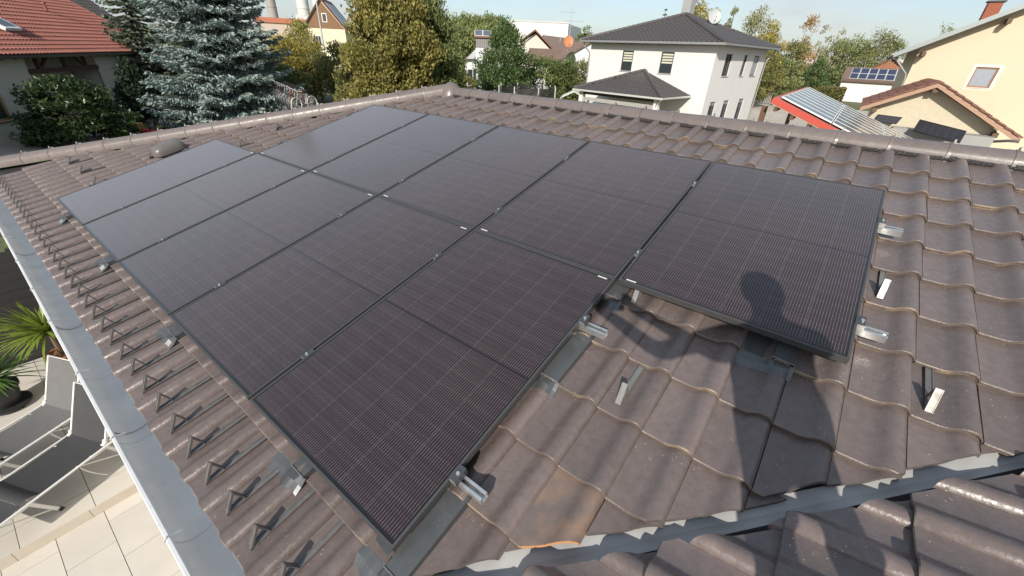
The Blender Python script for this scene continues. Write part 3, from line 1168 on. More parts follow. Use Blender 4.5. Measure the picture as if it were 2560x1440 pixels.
fabA = pmat('charcoal_mesh_cloth', (0.036, 0.036, 0.037), 0.75, col2=(0.046, 0.046, 0.047), scale=8, bump=0.15, bscale=160)
fabB = pmat('grey_mesh_cloth', (0.115, 0.112, 0.11), 0.75, col2=(0.135, 0.132, 0.13), scale=8, bump=0.15, bscale=160)
lounger(-0.62, -0.70, math.radians(24), fabA, 'dark charcoal folding sun lounger with raised back, nearer the patio step')
lounger(-0.72, 0.20, math.radians(24), fabB, 'mid grey folding sun lounger with raised back, beside the potted plants')

# ------------------------------------------------------------------ leaves
def np_leaves(name, Pts, D, Ln, Wd, mat, parent, rng, side=None):
    n = len(Pts)
    D = D / np.linalg.norm(D, axis=1, keepdims=True)
    r = rng.normal(size=(n, 3)) if side is None else side
    S = np.cross(D, r)
    S /= np.maximum(np.linalg.norm(S, axis=1, keepdims=True), 1e-6)
    Ln = np.broadcast_to(np.asarray(Ln, float).reshape(-1, 1), (n, 1))
    Wd = np.broadcast_to(np.asarray(Wd, float).reshape(-1, 1), (n, 1))
    q = np.empty((n, 4, 3))
    q[:, 0] = Pts - D * Ln * .5
    q[:, 1] = Pts + S * Wd * .5
    q[:, 2] = Pts + D * Ln * .5
    q[:, 3] = Pts - S * Wd * .5
    me = bpy.data.meshes.new(name)
    me.vertices.add(4 * n)
    me.vertices.foreach_set('co', q.reshape(-1))
    me.loops.add(4 * n)
    me.loops.foreach_set('vertex_index', np.arange(4 * n, dtype=np.int32))
    me.polygons.add(n)
    me.polygons.foreach_set('loop_start', np.arange(0, 4 * n, 4, dtype=np.int32))
    me.update(calc_edges=True)
    me.materials.append(mat)
    return obj(name, me, parent)

def strap_plant(name, label, x, y, z, pot_r, pot_h, leaf_n, leaf_l, mat, potmat, spread, seed, stem=0.0):
    rng = np.random.default_rng(seed)
    t = thing(name, (x, y, z), label, 'potted plant')
    mb = MB()
    mb.lathe((x, y, z), [(0.001, 0.0), (pot_r * .72, 0.0), (pot_r * .95, pot_h * .86), (pot_r * 1.05, pot_h * .87), (pot_r * 1.05, pot_h), (pot_r * .92, pot_h), (pot_r * .9, pot_h * .9), (0.001, pot_h * .9)], 24)
    mb.build('pot', potmat, t, smooth=40)
    if stem:
        mb = MB()
        mb.tube([(x, y, z + pot_h * .9), (x + .02, y, z + pot_h + stem)], [0.035, 0.028], 8)
        mb.build('stem', pmat('plant_stem', (0.16, 0.11, 0.07), 0.8), t)
    mb = MB()
    for i in range(leaf_n):
        a = rng.uniform(0, 2 * PI)
        el = rng.uniform(*spread)
        ln = leaf_l * rng.uniform(.7, 1.1)
        wv = 0.034 * rng.uniform(.8, 1.2)
        d0 = np.array([math.cos(a) * math.cos(el), math.sin(a) * math.cos(el), math.sin(el)])
        s = np.array([-math.sin(a), math.cos(a), 0])
        P0 = np.array([x, y, z + pot_h + stem * rng.uniform(.8, 1.05)])
        vs, k = [], 6
        droop = rng.uniform(.25, .75)
        for j in range(k + 1):
            f = j / k
            c = P0 + d0 * ln * f - np.array([0, 0, 1]) * droop * ln * f ** 2.2 * .6
            ww_ = wv * (0.6 + 1.0 * f if f < .4 else 1.0 * (1 - ((f - .4) / .6) ** 1.6)) * .5 + 0.0008
            vs += [c - s * ww_, c + s * ww_ + np.array([0, 0, 0.0])]
        mb.add(vs, [(2 * j, 2 * j + 1, 2 * j + 3, 2 * j + 2) for j in range(k)])
    mb.build('leaves', mat, t)
yucca_m = leaf_mat('strap_leaf_yellowgreen', (0.16, 0.24, 0.03), (0.30, 0.36, 0.07), rough=0.4, transl=0.3)
aga_m = leaf_mat('strap_leaf_green', (0.05, 0.11, 0.022), (0.12, 0.19, 0.05), rough=0.4, transl=0.2)
strap_plant('strap_leaf_plant', 'spiky yellow-green plant in a terracotta pot half hidden by the gutter', -0.70, 2.02, uz + .02, 0.19, 0.33, 150, 0.78, yucca_m,
            pmat('terracotta_pot', (0.42, 0.19, 0.10), 0.8), (0.1, 1.35), 3, stem=0.42)
strap_plant('strap_leaf_plant', 'broad green strap-leaved plant in a black pot by the dark fence', -1.42, 1.62, uz + .09, 0.22, 0.30, 120, 0.60, aga_m,
            pmat('black_pot', (0.018, 0.018, 0.018), 0.35), (0.15, 1.2), 4, stem=0.12)
mb = MB()
mb.lathe((-1.42, 1.62, uz + .06), [(0.001, 0), (.25, 0), (.25, .025), (.001, .026)], 20)
for k in range(4):
    a = k * PI / 2 + .6
    mb.tube([V(-1.42 + .2 * math.cos(a), 1.62 + .2 * math.sin(a), uz + .022), V(-1.42 + .2 * math.cos(a), 1.62 + .2 * math.sin(a), uz + .06)], 0.024, 8)
tag(mb.build('plant_trolley', MATS['black_rubber'], None, smooth=40), 'black wheeled trolley under the strap-leaved plant pot', 'plant trolley')
# ------------------------------------------------------------------ building helpers
def wall_open(mb, o, u, W, H, ops, n, depth=0.10, mi=0):
    """Wall sheet W x H from corner o along u, with openings (u0, u1, z0, z1) that have reveals."""
    o, u, n = Vector(o), Vector(u).normalized(), Vector(n).normalized()
    us = sorted({0.0, W, *[x for a in ops for x in a[:2]]})
    zs = sorted({0.0, H, *[x for a in ops for x in a[2:]]})
    P = lambda a, z: o + u * a + V(0, 0, z)
    flip = u.cross(V(0, 0, 1)).dot(n) < 0
    for i in range(len(us) - 1):
        for j in range(len(zs) - 1):
            a, b, c, d = us[i], us[i + 1], zs[j], zs[j + 1]
            m1, m2 = (a + b) / 2, (c + d) / 2
            if any(q[0] < m1 < q[1] and q[2] < m2 < q[3] for q in ops):
                continue
            q = (P(a, c), P(b, c), P(b, d), P(a, d))
            mb.poly(q[::-1] if flip else q, mi)
    for (a, b, c, d) in ops:
        k = [P(a, c), P(b, c), P(b, d), P(a, d)]
        for i in range(4):
            mb.quad(k[i], k[(i + 1) % 4], k[(i + 1) % 4] - n * depth, k[i] - n * depth, mi)

glass_dark = pmat('window_glass', (0.035, 0.042, 0.048), 0.06, spec=0.9)
def window(parent, o, u, n, op, frame_m, depth=0.10, muntin=0, sill=True, shutter=None, fw=0.06, pane_m=None, sill_m=None):
    o, u, n = Vector(o), Vector(u).normalized(), Vector(n).normalized()
    a, b, c, d = op
    P = lambda x, z, y=0.0: o + u * x + V(0, 0, z) + n * y
    mb = MB()
    def bx(x0, x1, z0, z1, y0, y1):
        q = P(x0, z0, y0)
        mb.box(q, u * (x1 - x0), n * (y1 - y0), V(0, 0, z1 - z0))
    y0, y1 = -depth, -depth + 0.05
    bx(a, b, c, c + fw, y0, y1); bx(a, b, d - fw, d, y0, y1)
    bx(a, a + fw, c + fw, d - fw, y0, y1); bx(b - fw, b, c + fw, d - fw, y0, y1)
    for k in range(muntin):
        x = a + (b - a) * (k + 1) / (muntin + 1)
        bx(x - .025, x + .025, c + fw, d - fw, y0, y1)
    w = mb.build('window', frame_m, parent)
    mb = MB()
    mb.box(P(a + fw * .8, c + fw * .8, y0 + .012), u * (b - a - fw * 1.6), n * 0.006, V(0, 0, d - c - fw * 1.6))
    mb.build('pane', pane_m or glass_dark, w)
    if sill:
        mb = MB()
        mb.box(P(a - .05, c - .04, -depth + .05), u * (b - a + .1), n * (depth + 0.0), V(0, 0, 0.035))
        mb.build('sill', sill_m or pmat('grey_sill', (0.42, 0.42, 0.43), 0.5), w)
    if shutter:
        mb = MB()
        z = d - fw
        zl = d - (d - c) * shutter
        while z > zl:
            mb.box(P(a + fw, z - 0.052, y1 - .025), u * (b - a - 2 * fw), n * 0.016, V(0, 0, 0.046))
            z -= 0.055
        mb.build('shutter', pmat('grey_shutter', (0.36, 0.36, 0.37), 0.6), w)
    return w

def tile_sheet(mb, o, u, v, n, poly, tw, th, roll=0.04, butt=0.022, seg=((0, 0), (.45, 0), (.62, .75), (.78, 1), (.93, .6), (1, 0))):
    """Real tile geometry over the polygon poly (in u, v): pans, rolls and butts."""
    o, u, v, n = Vector(o), Vector(u).normalized(), Vector(v).normalized(), Vector(n).normalized()
    def inside(x, y):
        r = False
        m = len(poly)
        for i in range(m):
            x1, y1 = poly[i]
            x2, y2 = poly[(i + 1) % m]
            if (y1 > y) != (y2 > y) and x < (x2 - x1) * (y - y1) / (y2 - y1) + x1:
                r = not r
        return r
    xs = [p[0] for p in poly]; ys = [p[1] for p in poly]
    y = min(ys)
    while y < max(ys):
        x = min(xs)
        while x < max(xs):
            if inside(x + tw * .5, y + th * .5):
                f = min(1.0, (max(ys) - y) / th)
                vs = []
                for (a, z) in seg:
                    c = o + u * (x + a * tw)
                    vs.append(c + v * (y + th * f) + n * (z * roll))
                    vs.append(c + v * y + n * (z * roll + butt))
                    vs.append(c + v * y + n * (z * roll))
                k = len(seg)
                fs = []
                for i in range(k - 1):
                    fs.append((3 * i + 1, 3 * i + 4, 3 * i + 3, 3 * i))
                    fs.append((3 * i + 2, 3 * i + 5, 3 * i + 4, 3 * i + 1))
                mb.add(vs, fs)
            x += tw
        y += th

# ------------------------------------------------------------------ white two-storey house with pyramid roof
wr = -0.147
wu = V(-math.sin(wr), math.cos(wr), 0)
wv = V(math.cos(wr), math.sin(wr), 0)
wc = V(27.277, 0.186, 0)
WA, WB, WZ, WRISE, WO = 9.95, 9.44, 2.394, 1.714, 0.55
white_wall = pmat('white_render', (0.66, 0.655, 0.635), 0.9, col2=(0.63, 0.62, 0.60), scale=1.5)
anth_tile = pmat('dark_roof_tile', (0.060, 0.053, 0.052), 0.42, col2=(0.085, 0.076, 0.073), scale=10, rvar=.12, spec=.5)
grey_gut = pmat('grey_gutter', (0.34, 0.35, 0.35), 0.45, metal=0.5)
wh = thing('white_house', wc + wu * 5 + wv * 4.7 + V(0, 0, GZ), 'white two-storey rendered house with a dark pyramid roof', 'house')
w0 = wc + wu * WO + wv * WO + V(0, 0, GZ)
WH = WZ - GZ - 0.10
fl_, sl_ = WA - 2 * WO, WB - 2 * WO
def on_wall(p0, u, n, pts):
    q = [hit(x, y, p0, n) for x, y in pts]
    a = [(p - Vector(p0)).dot(u) for p in q]
    z = [p.z - p0.z for p in q]
    return (min(a), max(a), min(z), max(z))
def Z3(*pts): return [(1300 + x / 3.657, y / 3.657) for x, y in pts]
fo = [on_wall(w0, wu, -wv, Z3(a, b)) for a, b in (((942, 464), (1043, 466)), ((1298, 476), (1416, 480)))]
fz = on_wall(w0, wu, -wv, Z3((990, 462), (970, 648)))
print('FO', fo)
fo = [(a, b, fz[2], fz[3]) for (a, b, c, d) in fo]
so = [on_wall(w0, wv, -wu, Z3(*q)) for q in (((1850, 505), (1840, 700)), ((2030, 525), (1995, 710)), ((2150, 535), (2120, 712)))]
so = [(so[0][0] - .15, so[0][0] + 1.0, so[0][2], so[0][2] + 1.45), (so[1][0] - .1, so[1][0] + .55, so[1][2], so[1][2] + 1.45), (so[2][0] - .35, so[2][0] + .75, so[2][2], so[2][2] + 1.45)]
lo = [(a, b, c - 2.75, d - 2.75) for (a, b, c, d) in so]
lo = [(0.9, 1.75, lo[0][2] - .1, lo[0][3] - .1), (3.0, 3.85, lo[0][2] - .1, lo[0][3] - .1), (5.6, 6.5, lo[0][2] - .1, lo[0][3] - .1)]
print('SO', so)
so = [(a_, b_, fo[0][2] + .02, fo[0][3] + .02) for (a_, b_, c_, d_) in so]
so = [(1.5, 2.45, so[0][2], so[0][3]), (4.35, 4.95, so[0][2], so[0][3]), (6.15, 7.15, so[0][2], so[0][3])]
mb = MB()
wall_open(mb, w0, wu, fl_, WH, fo, -wv)
wall_open(mb, w0, wv, sl_, WH, so + lo, -wu)
wall_open(mb, w0 + wu * fl_, wv, sl_, WH, [], wu)
wall_open(mb, w0 + wv * sl_, wu, fl_, WH, [], wv)
mb.build('wall', white_wall, wh)
anth = pmat('anthracite_frame', (0.045, 0.047, 0.05), 0.45)
for op in fo:
    window(wh, w0, wu, -wv, op, anth, muntin=0, shutter=0.0)
blind_m = pmat('striped_blind', (0.55, 0.54, 0.44), 0.8)
for op in fo:
    mb = MB()
    for k in range(4):
        z = op[3] - .08 - k * 0.145
        mb.box(w0 + wu * (op[0] + .08) + V(0, 0, z - .11) - (-wv) * 0.060, wu * (op[1] - op[0] - .16), -wv * 0.01, V(0, 0, 0.095))
    mb.build('window_blind', blind_m, wh)
for i, op in enumerate(so + lo):
    window(wh, w0, wv, -wu, op, anth, shutter=1.0 if i == 2 else (0.12 if i > 2 else None), muntin=1 if i in (0, 3, 4, 5) else 0)
# roof: four tiled slopes
ze = WZ
cor = [wc, wc + wv * WB, wc + wv * WB + wu * WA, wc + wu * WA]
cor = [c + V(0, 0, ze) for c in cor]
wap = (cor[0] + cor[2]) / 2 + V(0, 0, WRISE)
def slope_faces(parent, corners, top, tw, th, mat, roll=.05, vis=None, name='roof'):
    base = MB()
    tl = MB()
    m = len(corners)
    for i in range(m):
        a, b = corners[i], corners[(i + 1) % m]
        tps = top if isinstance(top, list) else [top]
        base.poly([a, b] + ([tps[0]] if len(tps) == 1 else tps))
        if vis is not None and i not in vis:
            continue
        u = (b - a)
        L = u.length
        u.normalize()
        e = tps[0] - a
        v = (e - u * e.dot(u)).normalized()
        n = u.cross(v)
        if n.z < 0: n = -n
        if u.cross(v).dot(n) < 0 or True:
            pl = [(0, 0), (L, 0), (e.dot(u), e.dot(v))]
        tile_sheet(tl, a + n * 0.01, u, v, n, pl, tw, th, roll)
    r = base.build(name, mat, parent)
    t_ = tl.build('roof_tile_field', mat, parent, smooth=40)
    t_['kind'] = 'stuff'
    return r
slope_faces(wh, cor, wap, 0.30, 0.34, anth_tile)
mb = MB()
for c in cor:
    k = 22
    for i in range(k):
        p, q = c.lerp(wap, i / k), c.lerp(wap, (i + 1.06) / k)
        mb.tube([p + V(0, 0, .05), q + V(0, 0, .035)], [0.12, 0.105], 8)
mb.build('hip_tile', anth_tile, wh, smooth=50)
mb = MB()
so_ = [c - V(0, 0, 0.12) for c in cor]
mb.poly(so_)
mb.build('soffit', pmat('soffit_dark', (0.20, 0.18, 0.165), 0.8), wh)
mb = MB()
for i in range(4):
    a, b = cor[i], cor[(i + 1) % 4]
    mb.bar(a - V(0, 0, .045), b - V(0, 0, .045), 0.13, 0.12)
mb.build('gutter', grey_gut, wh)
mb = MB()
for i in range(9):
    p = w0 + wu * (fl_ * (i + .5) / 9) - wv * 0.42 + V(0, 0, WH - .03)
    mb.box(p, wu * .09, wv * .42, V(0, 0, 0.12))
mb.build('rafter_end', pmat('brown_beam', (0.10, 0.06, 0.04), 0.8), wh)
for base, uu, s in ((w0 + wv * sl_, -wu, wv), (w0 + wu * fl_, -wv, wu)):
    mb = MB()
    p = base + uu * .09
    mb.tube([p + V(0, 0, 0), p + V(0, 0, WH - .75), p + uu * .05 + V(0, 0, WH - .6), p + uu * .25 + s * .3 + V(0, 0, WH - .25), p + uu * .3 + s * .36 + V(0, 0, WH - .02)], 0.045, 8)
    mb.build('downpipe', grey_gut, wh, smooth=50)
cp = hit(1706, 30, wap + wv * 0.9, -wv)
mb = MB()
cb_ = V(wap.x + .9, wap.y + .25, wap.z - .5)
mb.cbox(cb_ + V(0, 0, 0.95), 0.62, 0.62, 1.9, ang=wr)
ch = mb.build('chimney', pmat('ribbed_metal', (0.55, 0.54, 0.53), 0.45, metal=.5, col2=(0.45, 0.44, 0.43), scale=30, stretch=(1, 1, .02)), wh)
mb = MB()
mb.cbox(cb_ + V(0, 0, 1.95), 0.78, 0.78, 0.07, ang=wr)
mb.cbox(cb_ + V(0, 0, 2.16), 0.66, 0.66, 0.05, ang=wr)
for s in (-.25, .25):
    for q in (-.25, .25):
        mb.cbox(cb_ + V(s, q, 2.06), 0.05, 0.05, 0.16)
mb.build('chimney_cap', pmat('light_metal', (0.6, 0.6, 0.58), .4, metal=.5), ch)

def dish(name, label, p, r, face, mat, pole=0.8):
    t = thing(name, p - V(0, 0, pole), label, 'satellite dish')
    face = Vector(face).normalized()
    s = face.cross(V(0, 0, 1)).normalized()
    up = s.cross(face)
    mb = MB()
    vs, seg = [], 20
    for (f, dpt) in ((0.001, 0.0), (.4, .03), (.75, .09), (1.0, .17), (1.0, .15), (.75, .07), (.4, 0.01), (0.001, -.02)):
        for k in range(seg):
            a = 2 * PI * k / seg
            vs.append(p + (s * math.cos(a) * .92 + up * math.sin(a)) * r * f + face * r * dpt)
    mb.add(vs, [(i * seg + k, i * seg + (k + 1) % seg, (i + 1) * seg + (k + 1) % seg, (i + 1) * seg + k) for i in range(7) for k in range(seg)])
    mb.build('reflector', mat, t, smooth=40)
    mb = MB()
    e = p + face * r * 1.0 - up * r * .25
    mb.tube([p - up * r * .95 + face * r * .15, e], r * .03, 6)
    mb.tube([e - face * r * .1, e + face * r * .12], r * .09, 8)
    mb.build('receiver_arm', MATS['grey_gutter'], t)
    mb = MB()
    mb.tube([p - face * .05, p - face * .12, p - face * .12 - V(0, 0, pole)], 0.025, 8)
    mb.build('mast', MATS['grey_gutter'], t)
white_dish = pmat('dish_white', (0.40, 0.41, 0.41), 0.5)
dish('satellite_dish', 'pale grey satellite dish on the white house roof', at(1786, 42, 34.5), 0.42, (-.8, -.5, .25), white_dish, 0.9)

# porch with a half-pyramid roof against the white house
wallp = w0.copy()
pa = hit(1300 + 1140 / 3.657, 648 / 3.657, wallp - wv * .02, -wv)
pr_ = hit(1300 + 1560 / 3.657, 878 / 3.657, wallp - wv * .02, -wv)
pz = pr_.z
pc_ = atz(1300 + 1340 / 3.657, 905 / 3.657, pz)
pl_ = atz(1300 + 437 / 3.657, 812 / 3.657, pz)
dep = (pc_ - wallp).dot(-wv)
aR, aL = (pr_ - wallp).dot(wu), (pl_ - wallp).dot(wu)
aA = (pa - wallp).dot(wu)
dep = max(2.2, min(dep, 4.5))
def pw(a, d, z): return wallp + wu * a - wv * d + V(0, 0, z - wallp.z)
porch = thing('porch', pw((aL + aR) / 2, dep / 2, GZ), 'open porch with a dark half-pyramid tile roof in front of the white house', 'porch')
A_ = pw(aA, 0.03, pa.z)
c1, c2, c3, c4 = pw(aR, .03, pz), pw(aR, dep, pz), pw(aL, dep, pz), pw(aL, .03, pz)
base, tl = MB(), MB()
for a, b in ((c1, c2), (c2, c3), (c3, c4)):
    base.poly([a, b, A_])
    u = (b - a); L = u.length; u.normalize()
    e = A_ - a
    v = (e - u * e.dot(u)).normalized()
    n = u.cross(v)
    if n.z < 0: n = -n
    tile_sheet(tl, a + n * .01, u, v, n, [(0, 0), (L, 0), (e.dot(u), e.dot(v))], 0.28, 0.33, .05)
base.build('roof', anth_tile, porch)
o = tl.build('roof_tile_field', anth_tile, porch, smooth=40); o['kind'] = 'stuff'
mb = MB()
for c in (c2, c3):
    for i in range(14):
        mb.tube([c.lerp(A_, i / 14) + V(0, 0, .05), c.lerp(A_, (i + 1.05) / 14) + V(0, 0, .035)], [.11, .1], 8)
mb.build('hip_tile', anth_tile, porch, smooth=50)
mb = MB()
for a, b in ((c1, c2), (c2, c3)):
    mb.bar(a - V(0, 0, .03), b - V(0, 0, .03), 0.12, 0.10)
mb.build('gutter', pmat('pale_gutter', (0.6, 0.6, 0.57), .4, metal=.3), porch)
mb = MB()
mb.poly([q - V(0, 0, .09) for q in (c1, c2, c3, c4)])
mb.build('ceiling', MATS['soffit_dark'], porch)
for a in (aR + .45, aL - .45):
    mb = MB()
    q = pw(a, dep - .45, GZ)
    mb.cbox(q + V(0, 0, (pz - GZ - .1) / 2), 0.28, 0.28, pz - GZ - .1, ang=wr)
    mb.build('post', white_wall, porch)
mb = MB()
mb.bar(pw(aR + .3, dep - .45, pz - .18), pw(aL - .3, dep - .45, pz - .18), 0.14, 0.18)
mb.build('beam', pmat('dark_beam', (0.05, 0.04, 0.035), .7), porch)
mb = MB()
k = 26
for i in range(k):
    a0 = aR + .7 + (aL - aR - 1.4) * i / k
    a1 = aR + .7 + (aL - aR - 1.4) * (i + .9) / k
    mb.box(pw(a0, dep - .5, pz - .66), wu * (a1 - a0), -wv * .02, V(0, 0, .22))
mb.build('awning_valance', pmat('awning_grey', (0.32, 0.31, 0.30), .8, col2=(0.42, 0.41, .39), scale=9), porch)
mb = MB()
mb.box(pw(aR + .25, dep - 0.02, GZ), wu * .0001 + wu * (.02), wv * (dep - .3), V(0, 0, .1))
mb.tube([c2 + V(0, 0, -.08), c2 + wu * .35 + wv * .3 - V(0, 0, .3), c2 + wu * .5 + wv * .4 - V(0, 0, .7), c2 + wu * .5 + wv * .4 - V(0, 0, 2.6)], .05, 8)
mb.build('downpipe', grey_gut, porch)

# ------------------------------------------------------------------ red-roofed house on the left
E0 = V(11.3, 39.3, GZ)
rd = V(-.6, -.8, 0)
rn = V(.8, -.6, 0)
rh = thing('red_roof_house', E0 + rd * 9 - rn * 5, 'cream rendered house with a long red tile roof and a timbered recess', 'house')
cream = pmat('cream_render', (0.60, 0.56, 0.47), 0.9, col2=(0.55, 0.51, 0.43), scale=1.2, bump=.2)
RH = 3.62
mb = MB()
wall_open(mb, E0, rd, 24, RH, [(7.35, 13.55, 0.0, 3.58), (16.1, 17.9, 0.92, 2.15)], rn, depth=.14)
wall_open(mb, E0 - rn * 1.4 + rd * 7.0, rd, 7.0, RH, [], rn)
for a in (7.35, 13.55):
    mb.quad(E0 + rd * a, E0 + rd * a - rn * 1.4, E0 + rd * a - rn * 1.4 + V(0, 0, RH), E0 + rd * a + V(0, 0, RH))
wall_open(mb, E0, -rn, 11, RH, [], -rd)
rt = 0.62
mb.poly([E0 + V(0, 0, RH), E0 - rn * 11 + V(0, 0, RH), E0 - rn * 5.5 + V(0, 0, RH + 5.5 * rt)])
mb.build('wall', cream, rh)
window(rh, E0, rd, rn, (16.1, 17.9, 0.92, 2.15), pmat('honey_wood', (0.36, 0.21, 0.09), .6), depth=.14, muntin=1, fw=.11, sill_m=pmat('brown_sill', (.12, .06, .035), .7))
mb = MB()
tim = pmat('dark_timber', (0.075, 0.035, 0.022), .8)
zb_ = 2.9
mb.bar(E0 + rd * 7.3 + rn * -.05 + V(0, 0, zb_), E0 + rd * 13.6 - rn * .05 + V(0, 0, zb_), .2, .22)
for a in (8.4, 10.4, 12.6):
    mb.bar(E0 + rd * a - rn * .05 + V(0, 0, zb_), E0 + rd * a - rn * .05 + V(0, 0, RH), .17, .17, up=rn)
for a, b in ((8.4, 9.4), (12.6, 11.6)):
    mb.bar(E0 + rd * a - rn * .05 + V(0, 0, zb_ + .05), E0 + rd * b - rn * .05 + V(0, 0, RH), .12, .12, up=rn)
mb.build('timber_frame', tim, rh)
red_t = pmat('red_clay_tile', (0.33, 0.125, 0.088), 0.62, col2=(0.23, 0.085, 0.065), scale=2.2, rvar=.1)
ov = 0.55
ru = rd
re = E0 - rd * 1.2 + rn * ov + V(0, 0, RH + .10)
rv = (-rn + V(0, 0, rt)).normalized()
rN = ru.cross(rv)
if rN.z < 0: rN = -rN
mb = MB()
Lr, Hr = 26.0, 7.6
def rp(a, b, c=0): return re + ru * a + rv * b + rN * c
mb.prism([rp(0, 0, -.16), rp(Lr, 0, -.16), rp(Lr, Hr, -.16), rp(0, Hr, -.16)], rN * .15)
mb.build('roof', tim, rh)
mb = MB()
top = rp(0, Hr)
mb.poly([top, rp(Lr, Hr), rp(Lr, Hr) - rn * 6.5 - V(0, 0, 4), top - rn * 6.5 - V(0, 0, 4)])
mb.build('roof', red_t, rh)
mb = MB()
tile_sheet(mb, rp(0, 0, 0.0), ru, rv, rN, [(0, 0), (Lr, 0), (Lr, Hr), (0, Hr)], 0.27, 0.37, .065, .065)
o = mb.build('roof_tile_field', red_t, rh, smooth=40); o['kind'] = 'stuff'
mb = MB()
mb.bar(rp(-.05, -.07, -.05), rp(Lr, -.07, -.05), .14, .13)
mb.build('gutter', pmat('dark_gutter', (.045, .04, .04), .4, metal=.3), rh)
mb = MB()
for i in range(24):
    a = 1.4 + i * 0.9
    mb.bar(rp(a, 0.05, -.22), rp(a, 1.0, -.22), .10, .12, up=rN)
mb.build('rafter_end', tim, rh)
mb = MB()
for i in range(20):
    mb.tube([rp(-.02, Hr * i / 20, .05), rp(-.02, Hr * (i + 1.04) / 20, .03)], [.10, .09], 8)
mb.build('verge_tile', red_t, rh, smooth=50)
dm = hit(6, 55, rp(0, 0, .1), rN)
mb = MB()
mb.box(dm - ru * .05 - rv * .75, ru * 1.2, rv * 1.5, rN * .16)
sk = mb.build('roof_window', pmat('white_paint', (.75, .74, .71), .5), rh)
mb = MB()
mb.box(dm + ru * .1 - rv * .6 + rN * .16, ru * .9, rv * 1.2, rN * .01)
mb.build('pane', glass_dark, sk)
vp = hit(118, 28, rp(0, 0, .05), rN)
mb = MB()
mb.tube([vp, vp + V(0, 0, .42)], .07, 10)
mb.tube([vp + V(0, 0, .42), vp + V(0, 0, .5)], [.12, .10], 10)
mb.build('vent_pipe', red_t, rh, smooth=40)
# grey-tiled roof rising behind it
g0 = at(318, 48, 62)
gh = thing('grey_roof_house', V(g0.x, g0.y, GZ), 'house with a grey mottled tile roof rising behind the red roof', 'house')
gu, gv = V(-.6, -.8, 0), (V(-.8, .6, 0) + V(0, 0, .9)).normalized()
gN = gu.cross(gv)
if gN.z < 0: gN = -gN
ge = at(318, 60, 62) + V(0, 0, -.6) - gu * 1.0
mb = MB()
mb.prism([ge, ge + gu * 12, ge + gu * 12 + gv * 7, ge + gv * 7], -gN * .2)
mb.build('roof', pmat('grey_tile', (.15, .13, .12), .7), gh)
mb = MB()
tile_sheet(mb, ge, gu, gv, gN, [(0, 0), (12, 0), (12, 7), (0, 7)], .34, .38, .06, .05)
o = mb.build('roof_tile_field', pmat('grey_tile', (.15, .13, .12)), gh); o['kind'] = 'stuff'
mb = MB()
mb.prism([V(*(ge + gu * .8 - gN * .3)), V(*(ge + gu * 11.5 - gN * .3)), V((ge + gu * 11.5).x, (ge + gu * 11.5).y, GZ), V((ge + gu * .8).x, (ge + gu * .8).y, GZ)], V(-.8, .6, 0) * 8)
mb.build('wall', cream, gh)

# ------------------------------------------------------------------ yellow house and its gabled wing on the right
yel = pmat('yellow_render', (0.59, 0.525, 0.385), 0.9, col2=(0.565, 0.50, 0.365), scale=1.0, bump=.15)
XY = 35.0
def py(px, py_, X): return hit(px, py_, V(X, 0, 0), V(-1, 0, 0))
yh = thing('yellow_house', V(XY + 5, -14, GZ), 'big pale yellow rendered house with red brick chimney at the right edge', 'house')
yc = py(2293.4, 136.7, XY)
vL, vR = py(2240, 139, XY), py(2556, 20, XY)
slope = (vR.z - vL.z) / (vL.y - vR.y)
yr = yc.y
ywid = 13.0
wop = [py(x, y, XY) for x, y in ((2440, 164), (2505, 164), (2472, 227), (2412, 220))]
wy0, wy1 = max(p.y for p in wop), min(p.y for p in wop)
op = (yr - (wop[0].y), yr - (wop[2].y), 1.02 - GZ - .12, 1.87 - GZ)
op = (yr - wop[0].y + .05, yr - wop[1].y - .02, min(p.z for p in wop) - GZ + .12, max(p.z for p in wop) - GZ - .10)
zeave = vL.z + slope * (vL.y - yr) - .06
mb = MB()
wall_open(mb, V(XY, yr, GZ), V(0, -1, 0), ywid, zeave - GZ, [op], V(-1, 0, 0), depth=.12)
mb.poly([V(XY, yr, zeave), V(XY, yr - ywid, zeave), V(XY, yr - ywid, zeave + slope * 3), V(XY, yr - 10, zeave + slope * 10)][::1])
wall_open(mb, V(XY, yr, GZ), V(1, 0, 0), 12, zeave - GZ, [], V(0, 1, 0))
mb.build('wall', yel, yh)
brown_f = pmat('brown_window_frame', (0.30, 0.155, 0.10), .55)
window(yh, V(XY, yr, GZ), V(0, -1, 0), V(-1, 0, 0), op, brown_f, depth=.10, fw=.075, sill_m=pmat('pale_sill', (.66, .62, .5), .7), pane_m=pmat('pale_curtain_glass', (0.27, 0.30, 0.35), .12, spec=.9, col2=(.32, .35, .40), scale=9))
mb = MB()
srd = pmat('window_surround', (0.80, 0.75, 0.60), .85)
for (a0, a1, z0, z1) in ((op[0] - .12, op[0], op[2] - .12, op[3] + .12), (op[1], op[1] + .12, op[2] - .12, op[3] + .12), (op[0], op[1], op[3], op[3] + .12), (op[0], op[1], op[2] - .12, op[2] - .05)):
    mb.box(V(XY, yr - a0, GZ + z0), V(0, -(a1 - a0), 0), V(-.012, 0, 0), V(0, 0, z1 - z0))
mb.build('window_surround', srd, yh)
